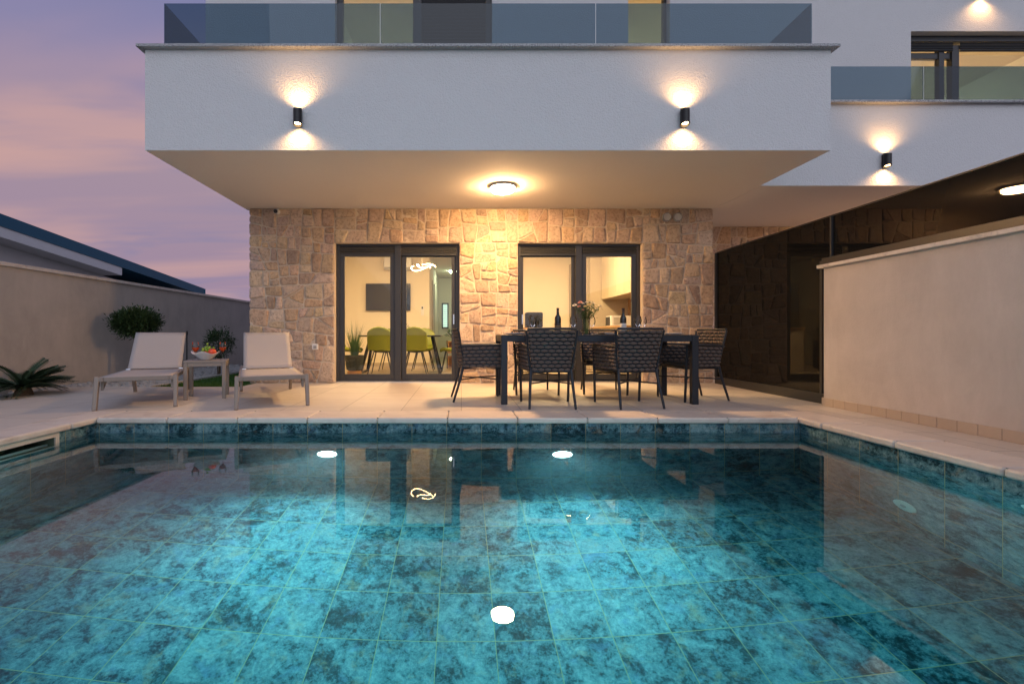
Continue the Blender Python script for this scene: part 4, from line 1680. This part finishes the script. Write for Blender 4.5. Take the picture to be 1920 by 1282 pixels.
def make_chair(label, loc, rot):
    r = thing('rope_armchair', label, 'chair', loc, rot, 'dark woven rope armchairs round the table')
    # local: faces +Y
    def Sb(u, v):
        hw = .200 + .045 * v
        x = (2 * u - 1) * hw
        y = -.235 - .075 * v + .035 * (2 * u - 1) ** 2
        return Vector((x, y, .375 + .425 * v))
    weave(Sb, 6, 11).build('woven_back', 'rope', r, smooth=True)
    MB().grid(lambda u, v: Sb(.01 + u * .98, .01 + v * .98), 8, 8).build('back_mesh', 'chair_metal', r)
    for sg in (-1, 1):
        def Ss(u, v, sg=sg):
            y = -.215 + u * .44
            x = sg * (.225 + .045 * u + .02 * v)
            return Vector((x, y - .01 * (1 - u) * v, .385 + v * (.245 - .015 * (1 - u))))
        weave(Ss, 6, 6).build('woven_side', 'rope', r, smooth=True)
        MB().grid(lambda u, v: Ss(.01 + u * .98, .01 + v * .98), 6, 6).build('side_mesh', 'chair_metal', r)
    f = MB()
    def cv(fn, n, a=0.0, b=1.0):
        return [fn(a + (b - a) * i / n) for i in range(n + 1)]
    f.tube(cv(lambda u: Sb(u, 1.03), 10), .013, 8)
    f.tube(cv(lambda v: Sb(-.03, v), 6), .012, 8)
    f.tube(cv(lambda v: Sb(1.03, v), 6), .012, 8)
    f.build('back_frame', 'chair_metal', r, smooth=True)
    for sg in (-1, 1):
        f = MB()
        b0 = Vector((sg * .225, -.27, .62))
        f.tube([b0, (sg * .248, -.18, .632), (sg * .27, .0, .638), (sg * .292, .21, .642), (sg * .292, .235, .632)], .0135, 8)
        f.build('armrest', 'chair_metal', r, smooth=True)
    f = MB()
    f.tube([(-.20, -.215, .375), (.20, -.215, .375), (.268, .22, .378), (-.268, .22, .378)], .012, 8, True)
    f.tube([(-.225, -.25, .19 + .06), (.0, 0, .255), (.262, .235, .25)], .008, 6)
    f.tube([(.225, -.25, .19 + .06), (.0, 0, .262), (-.262, .235, .25)], .008, 6)
    f.build('seat_frame', 'chair_metal', r, smooth=True)
    for sg in (-1, 1):
        MB().tube([(sg * .285, .235, .638), (sg * .272, .238, .37), (sg * .262, .245, 0)], [.0135, .0155, .0135], 8).build('leg', 'chair_metal', r, smooth=True)
        MB().tube([(sg * .205, -.215, .40), (sg * .215, -.245, .26), (sg * .232, -.325, 0)], [.016, .0155, .012], 8).build('leg', 'chair_metal', r, smooth=True)
    def cu(u, v):
        return (-.21 + .44 * u * 1.0 - .01, -.19 + .40 * v, .43)
    c = MB().box(-.225, .225, -.20, .215, .385, .435)
    c.build('seat_cushion', 'cushion', r, bevel=.018, seg=3)
    return r
C1 = make_chair('near woven armchair seen from behind, left one of the two with backs to the pool', (.93, 4.99, 0), R(-2))
dup(C1, (1.79, 5.00, 0), R(7), 'near woven armchair seen from behind, right one of the two with backs to the pool')
dup(C1, (.22, 5.42, 0), R(-86), 'woven armchair in profile at the left table end before the stone pier')
dup(C1, (2.69, 5.46, 0), R(99), 'woven armchair at the right table end beside the dark glass screen')
dup(C1, (.95, 6.03, 0), R(180), 'woven armchair on the far side of the table, mostly hidden behind the left near chair')
dup(C1, (1.84, 6.05, 0), R(172), 'woven armchair on the far side of the table seen between the two near chairs')

# ================================================================ tableware
TT = TZ + .001
def tpos(px, Y):
    return Vector(((px - 865) * Y / F, Y, TT))
gg = 'wine glasses on the dining table'
goblet(tpos(999, 5.25), 'wine glass at the left of the dark labelled bottle', None, gg, .95)
goblet(tpos(1075, 5.45), 'wine glass just left of the flower vase', None, gg)
goblet(tpos(1110, 5.2), 'wine glass just right of the flower vase', None, gg, .92)
goblet(tpos(1196, 5.35), 'wine glass right of the bottle with the white label, in front', None, gg)
goblet(tpos(1206, 5.6), 'wine glass right of the bottle with the white label, behind', None, gg)
def bottle(loc, label, lab_mat):
    o = thing('wine_bottle', label, 'bottle', loc)
    MB().lathe([(0, 0), (.034, 0), (.037, .006), (.037, .185), (.034, .205), (.018, .232), (.0145, .25), (.0145, .30), (.016, .302), (.016, .312), (0, .312)], 28).build('bottle_glass', 'wine_glass_dark', o, smooth=True)
    MB().lathe([(.0375, .05), (.0378, .05), (.0378, .135), (.0375, .135)], 28).build('paper_label', lab_mat, o, smooth=True)
    m = MB().lathe([(.0152, .262), (.0155, .262), (.0155, .30), (.0168, .302), (.0168, .3135), (0, .3135)], 20)
    m.build('foil', 'label_dark', o, smooth=True)
    m = MB().lathe([(.0381, .068), (.0382, .068), (.0382, .076), (.0381, .076)], 28)
    m.lathe([(.0381, .098), (.0382, .098), (.0382, .104), (.0381, .104)], 28)
    m.build('label_stripe', 'label_gold' if lab_mat == 'label_dark' else 'grey_plastic', o)
bottle(tpos(1046, 5.45), 'dark wine bottle with dark gold striped label', 'label_dark')
bottle(tpos(1168.5, 5.5), 'dark wine bottle with a white label', 'label_white')
# vase with flowers
vs_ = thing('flower_vase', 'clear glass vase on the dining table holding the bouquet', 'vase', tpos(1099, 5.5))
MB().lathe([(0, .003), (.042, .003), (.045, .02), (.040, .10), (.046, .185), (.050, .20)], 24).build('vase_shell', 'vase_glass', vs_, smooth=True)
fl = thing('bouquet', 'bouquet of white and salmon pink flowers in the glass vase', 'flowers', tpos(1099, 5.5))
rf = random.Random(12)
stems = MB(); lv = MB(); pet = {'petal_white': MB(), 'petal_pink': MB(), 'petal_yellow': MB()}
def blossom(c, d, r, key):
    d = d.normalized()
    ref = Vector((0, 0, 1)) if abs(d.z) < .9 else Vector((1, 0, 0))
    a = d.cross(ref).normalized(); b_ = a.cross(d)
    for lay, (k, sc_, up) in enumerate(((8, 1, .25), (7, .75, .6), (5, .45, .9))):
        for i in range(k):
            t_ = 2 * PI * (i + lay * .5) / k
            o_ = a * math.cos(t_) + b_ * math.sin(t_)
            p1 = c + o_ * r * sc_ + d * r * up * .8
            sd_ = d.cross(o_) * r * .38 * sc_
            pet[key].add([c, c + o_ * r * .5 * sc_ + sd_ + d * r * up * .3, p1, c + o_ * r * .5 * sc_ - sd_ + d * r * up * .3], [(0, 1, 2, 3)])
heads = [(-.135, 0, .345, .034, 'petal_white'), (-.075, -.02, .375, .036, 'petal_pink'), (-.09, -.03, .33, .026, 'petal_pink'), (.01, 0, .38, .026, 'petal_white'),
         (.05, .02, .385, .026, 'petal_white'), (.085, -.01, .37, .024, 'petal_white'), (.03, -.04, .355, .022, 'petal_yellow'), (.165, 0, .335, .030, 'petal_white'),
         (.07, -.03, .33, .020, 'petal_white'), (-.02, -.03, .33, .024, 'petal_yellow'), (.10, .03, .34, .020, 'petal_yellow'), (-.03, .02, .37, .020, 'petal_white'),
         (.12, -.02, .295, .018, 'petal_white'), (-.045, -.04, .29, .020, 'petal_pink')]
for (x, y, z, r_, k) in heads:
    h0 = Vector((x, y, z))
    stems.tube([(x * .12, y * .12, .01), (x * .25, y * .2, .19), h0], .0022, 5)
    blossom(h0, Vector((x * 2, y * 2 - .25, .7)), r_, k)
    for j in range(44):
        s_ = rf.uniform(.5, .99)
        q = Vector((x * .25, y * .2, .19)).lerp(h0, (s_ - .5) * 2) + Vector((rf.gauss(0, .022), rf.gauss(0, .022), rf.gauss(0, .015)))
        leaf(lv, q, Vector((rf.gauss(0, 1), rf.gauss(0, 1), rf.gauss(.3, .6))), rf.uniform(.022, .042), rf.uniform(.009, .015))
stems.build('stems', 'leaf_mid', fl)
lv.build('foliage', 'leaf_mid', fl)
for k, mb in pet.items():
    mb.build('petals', k, fl)

def plate(loc, label, food=None):
    o = thing('plate', label, 'plate', loc, 0, 'white plates on the dining table')
    MB().lathe([(0, .001), (.075, .001), (.13, .012), (.131, .015), (.075, .005), (0, .005)], 32).build('dish', 'glaze_white', o, smooth=True)
    MB().lathe([(0, .007), (.055, .007), (.10, .017), (.101, .019), (.055, .010), (0, .010)], 32).build('small_dish', 'glaze_white', o, smooth=True)
plate(tpos(965, 5.18), 'white plate at the left end of the dining table')
plate(tpos(1135, 5.62), 'white plate between the vase and the white labelled bottle')
plate(tpos(1030, 5.65), 'white plate behind the left near chair')
plate(tpos(1262, 5.4), 'white plate at the right end of the dining table')
for px, Y, lb in ((985, 5.2, 'folded dark napkin beside the left plate'), (1125, 5.3, 'folded dark napkin right of the flower vase')):
    o = thing('napkin', lb, 'napkin', tpos(px, Y), R(15), 'folded napkins')
    MB().grid(lambda u, v: (-.07 + .14 * u, -.05 + .1 * v, .006 + .016 * math.sin(PI * u) * (.5 + .5 * math.sin(5 * v))), 8, 6).build('cloth', 'cushion', o, smooth=True)

# ================================================================ INSIDE: dining room
def chandelier(loc, label, drop, mat='chandelier_led'):
    o = thing('ring_chandelier', label, 'chandelier', loc, 0, 'curled led ring chandeliers')
    for i, (R_, ph, amp, tilt, a0, a1) in enumerate(((.21, .3, .03, .16, 0, 1.15), (.13, 2.4, .03, -.25, 0, 1.25), (.20, 4.5, .03, .2, 0, .62))):
        pts = []
        for k in range(48):
            a = (a0 + (a1 - a0) * k / 47) * PI + ph
            pts.append((R_ * math.cos(a) + .03 * i, R_ * .9 * math.sin(a), amp * math.sin(2 * a + ph) + tilt * R_ * math.cos(a)))
        MB().tube(pts, .007, 8).build('led_ring', mat, o, smooth=True)
    MB().tube([(0, 0, .04), (0, 0, drop)], .003, 6).build('cable', 'white_plastic', o)
    MB().lathe([(.05, drop - .03), (.05, drop)], 20).build('canopy', 'white_plastic', o)
chandelier((-.765, 9.05, 2.07), 'lit curled ring chandelier seen through the dining room door', .545)
chandelier((2.15, 8.75, 2.33), 'lit curled ring chandelier in the kitchen, seen as a reflection in the pool', .285, 'chandelier_led_soft')

tv = thing('television', 'flat black television on the dining room wall', 'television', at(728, 557, BWY - .05))
w2, h2 = (770 - 687) / 2 * BWY / F, 25 * BWY / F
MB().box(-w2, w2, -.03, .01, -h2, h2).build('casing', 'dark_plastic', tv, bevel=.005)
MB().box(-w2 + .01, w2 - .01, -.033, -.0302, -h2 + .012, h2 - .01).build('screen', 'screen_black', tv)
MB().box(-.15, .15, .011, .049, -.1, .1).build('bracket', 'black_metal', tv)
ac = thing('air_conditioner', 'white wall air conditioner above the television', 'air conditioner', at(748, 494, BWY - .2))
MB().box(-.36, .30, -.02, .199, -.14, .16).build('body', 'white_plastic', ac, bevel=.03, seg=3)
MB().box(-.34, .28, -.024, -.0205, -.125, -.085).build('louvre', 'grey_plastic', ac)
th = thing('thermostat', 'small wall remote holder right of the television', 'thermostat', at(792, 583, BWY - .02))
MB().box(-.03, .03, -.01, .019, -.11, .12).build('plate', 'white_plastic', th)
MB().box(-.018, .018, -.016, -.0102, .05, .10).build('display', 'dark_plastic', th)

# indoor dining table
it = thing('indoor_table', 'dark topped dining table inside behind the left door', 'table', (-1.17, 9.2, 0))
MB().box(-.78, .78, -.40, .40, .715, .745).build('tabletop', 'table_black', it, bevel=.004)
for sx in (-1, 1):
    m = MB()
    for sy in (-1, 1):
        m.beam((sx * .60, sy * .12, .714), (sx * .76, sy * .34, .01), .05, .10, .05, .06)
    m.beam((sx * .76, -.34, .03), (sx * .76, .34, .03), .04, .04)
    m.build('leg', 'black_metal', it)

def make_shell_chair(label, loc, rot):
    r = thing('shell_chair', label, 'chair', loc, rot, 'green shell chairs round the indoor table')
    # faces +Y; smooth moulded shell: back + seat in one sheet
    def S(u, v):
        s_ = 2 * u - 1
        if v < .5:
            k = v / .5            # seat from front to rear
            hw = .195 + .035 * math.sin(PI * min(1, k + .25))
            y = .23 - .40 * k
            z = .455 - .02 * math.sin(PI * k) + .05 * abs(s_) ** 2.5 + .05 * max(0, k - .7) / .3 * .6
            if k < .15:
                z -= (.15 - k) * .25
        else:
            k = (v - .5) / .5
            hw = (.225 + .01 * math.sin(PI * k)) * (1 - .05 * k) * (1 - max(0, (k - .72) / .28) ** 2.6 * .55)
            y = -.17 - .12 * k ** 1.1 + .07 * abs(s_) ** 2.4 * (1 - k * .6)
            z = .485 + .415 * k - .02 * abs(s_) ** 2
        return (s_ * hw, y, z)
    o = MB().grid(S, 16, 28).build('seat_shell', 'green_plastic', r, smooth=True)
    md = o.modifiers.new('t', 'SOLIDIFY'); md.thickness = .022; md.offset = 0
    for sx in (-1, 1):
        for y0, y1 in ((.12, .21), (-.12, -.22)):
            MB().tube([(sx * .12, y0, .442), (sx * .225, y1, .01)], [.013, .009], 8).build('leg', 'black_metal', r, smooth=True)
    m = MB()
    m.beam((-.13, .1, .436), (.13, .1, .436), .02, .012)
    m.beam((-.13, -.1, .436), (.13, -.1, .436), .02, .012)
    m.build('seat_frame', 'black_metal', r)
    return r
S1 = make_shell_chair('near green shell chair seen from behind, left of the middle door frame', (-1.50, 8.72, 0), 0)
dup(S1, (-.86, 8.72, 0), 0, 'near green shell chair seen from behind, right of the middle door frame')
dup(S1, (-1.48, 9.78, 0), PI, 'far green shell chair behind the middle door frame, facing the pool')
dup(S1, (-.80, 9.78, 0), PI, 'far green shell chair facing the pool, right half of the door')
dup(S1, (-2.18, 9.0, 0), R(-90), 'green shell chair at the left end of the indoor table')
dup(S1, (-.18, 9.1, 0), R(90), 'green shell chair at the right end of the indoor table')

# tall grass plant in basket
pp = thing('potted_grass', 'tall spiky grass plant in a dark basket by the left door jamb', 'potted plant', (-1.90, 8.25, .01))
MB().lathe([(0, 0), (.12, 0), (.125, .08), (.12, .11)], 20).build('stand', 'wood', pp, smooth=True)
MB().lathe([(.11, .112), (.14, .13), (.17, .38), (.155, .38), (.14, .30), (0, .29)], 24).build('basket', 'basket', pp, smooth=True)
m = MB()
rp = random.Random(9)
for k in range(130):
    a = rp.uniform(0, 2 * PI)
    L = rp.uniform(.35, .78)
    lean = rp.uniform(.05, .5)
    pts = []
    for j in range(6):
        s_ = j / 5
        pts.append(Vector((math.cos(a) * (.05 + lean * s_ ** 1.8 * .45), math.sin(a) * (.05 + lean * s_ ** 1.8 * .45), .29 + L * s_ * (1 - .15 * lean * s_))))
    sd = Vector((-math.sin(a), math.cos(a), 0)) * .006
    for j in range(5):
        w0, w1 = 1 - (j / 5) ** 2, 1 - ((j + 1) / 5) ** 2
        m.add([pts[j] - sd * w0, pts[j] + sd * w0, pts[j + 1] + sd * w1, pts[j + 1] - sd * w1], [(0, 1, 2, 3)])
m.build('blades', 'leaf_mid', pp)

def pot_plant(loc, label, potmat, r_, h, n_, L, seed, stem=False):
    o = thing('potted_plant', label, 'potted plant', loc)
    MB().lathe([(0, 0), (r_ * .7, 0), (r_, h), (r_ * .88, h), (r_ * .8, h * .8), (0, h * .8)], 20).build('pot', potmat, o, smooth=True)
    rb_ = random.Random(seed)
    m = MB()
    for k in range(n_):
        a = rb_.uniform(0, 2 * PI)
        e = rb_.uniform(.1, 1.3)
        d = Vector((math.cos(a) * math.cos(e), math.sin(a) * math.cos(e), math.sin(e)))
        q = Vector((0, 0, h * .8)) + d * rb_.uniform(.2, 1.2) * L
        leaf(m, q, d + Vector((0, 0, .2)), L * .6, L * .28)
    m.build('foliage', 'leaf_mid', o)
    MB().tube([(0, 0, h * .75), (0, 0, h * .8 + L)], .004, 5).build('stem', 'bark', o)
pot_plant(at(757, 629, 9.3) + Vector((0, 0, -.003)) * 0 + Vector((0, 0, .002)), 'small plant in a red pot on the indoor table', 'pot_red', .06, .11, 40, .11, 2)
bpy.data.objects['potted_plant'].location.z = .746

# wooden crate shelf with plant at right of dining room
cs = thing('crate_shelf', 'wooden crate shelf deep inside at the right edge of the left door', 'shelf', (-.14, 10.3, .01), R(8))
for z0 in (.02, .34):
    m = MB()
    m.box(-.17, -.155, -.12, .12, z0, z0 + .26)
    m.box(.155, .17, -.12, .12, z0, z0 + .26)
    m.box(-.154, .154, -.12, .12, z0, z0 + .015)
    m.box(-.154, .154, -.12, .12, z0 + .245, z0 + .26)
    m.box(-.154, .154, .105, .12, z0 + .016, z0 + .244)
    m.build('crate', 'wood', cs)
m = MB()
m.box(-.18, -.171, -.1, .1, 0, .62)
m.box(.171, .18, -.1, .1, 0, .62)
m.build('side_rail', 'black_metal', cs)
pot_plant((-.14, 10.3, .612), 'small plant standing on the wooden crate shelf', 'glaze_white', .05, .08, 70, .19, 6)

# ================================================================ kitchen
kt = thing('kitchen_unit', 'light kitchen cupboards with wooden worktop behind the right door', 'kitchen', (3.1, 9, .01))
m = MB()
y0 = 7.9
for i in range(4):
    a = y0 + i * .45
    m.box(2.93, 3.499, a + .002, a + .448, 1.487, 2.36)
m.build('wall_cupboard', 'cabinet', kt, True, bevel=.002)
m = MB()
for i in range(4):
    a = y0 + i * .45
    m.box(2.74, 3.499, a + .002, a + .448, .09, .875)
m.build('base_cupboard', 'cabinet', kt, True, bevel=.002)
MB().box(2.70, 3.499, y0, 9.698, .880, .915).build('worktop', 'counter_wood', kt, True, bevel=.003)
MB().box(3.485, 3.499, y0, 9.698, .917, 1.485).build('backsplash', 'splash_wood', kt, True)
m = MB()
m.box(2.45, 2.695, 9.9, 10.55, .02, 2.34)
m.box(2.698, 3.499, 9.702, 10.55, .02, 2.36)
m.build('tall_cupboard', 'cabinet_side', kt, True, bevel=.002)
MB().box(3.475, 3.484, 8.2, 8.28, 1.13, 1.21).build('socket', 'white_plastic', kt, True)
mw = thing('microwave', 'white microwave on the kitchen worktop', 'microwave', (3.10, 9.15, .916), R(0))
MB().box(-.20, .20, -.16, .16, 0, .21).build('body', 'white_plastic', mw, bevel=.006)
MB().box(-.208, -.2005, -.10, .15, .02, .19).build('door', 'dark_plastic', mw)
MB().box(-.18, .18, -.166, -.1605, .02, .19).build('side_panel', 'white_plastic', mw)
m = MB()
for k in range(6):
    m.box(-.15, -.02, -.169, -.1665, .04 + k * .024, .052 + k * .024)
m.build('vent_slot', 'grey_plastic', mw)
kc = thing('kitchen_counter', 'low wooden topped counter by the left side of the kitchen door', 'counter', (1.5, 9.5, .01))
MB().box(1.05, 1.84, 9.25, 9.85, .86, .90).build('worktop', 'counter_wood', kc, True, bevel=.003)
MB().box(1.08, 1.80, 9.28, 9.82, .01, .859).build('cupboard', 'cabinet', kc, True)
af = thing('coffee_machine', 'black coffee machine on the low kitchen counter', 'coffee machine', (1.48, 9.5, .901))
MB().box(-.17, .17, -.14, .14, 0, .31).build('body', 'coffee_black', af, bevel=.03, seg=3)
MB().lathe([(.0, .0), (.05, .0), (.055, .10), (.0, .10)], 16, (.0, -.175, .03)).build('jug', 'black_metal', af, smooth=True)
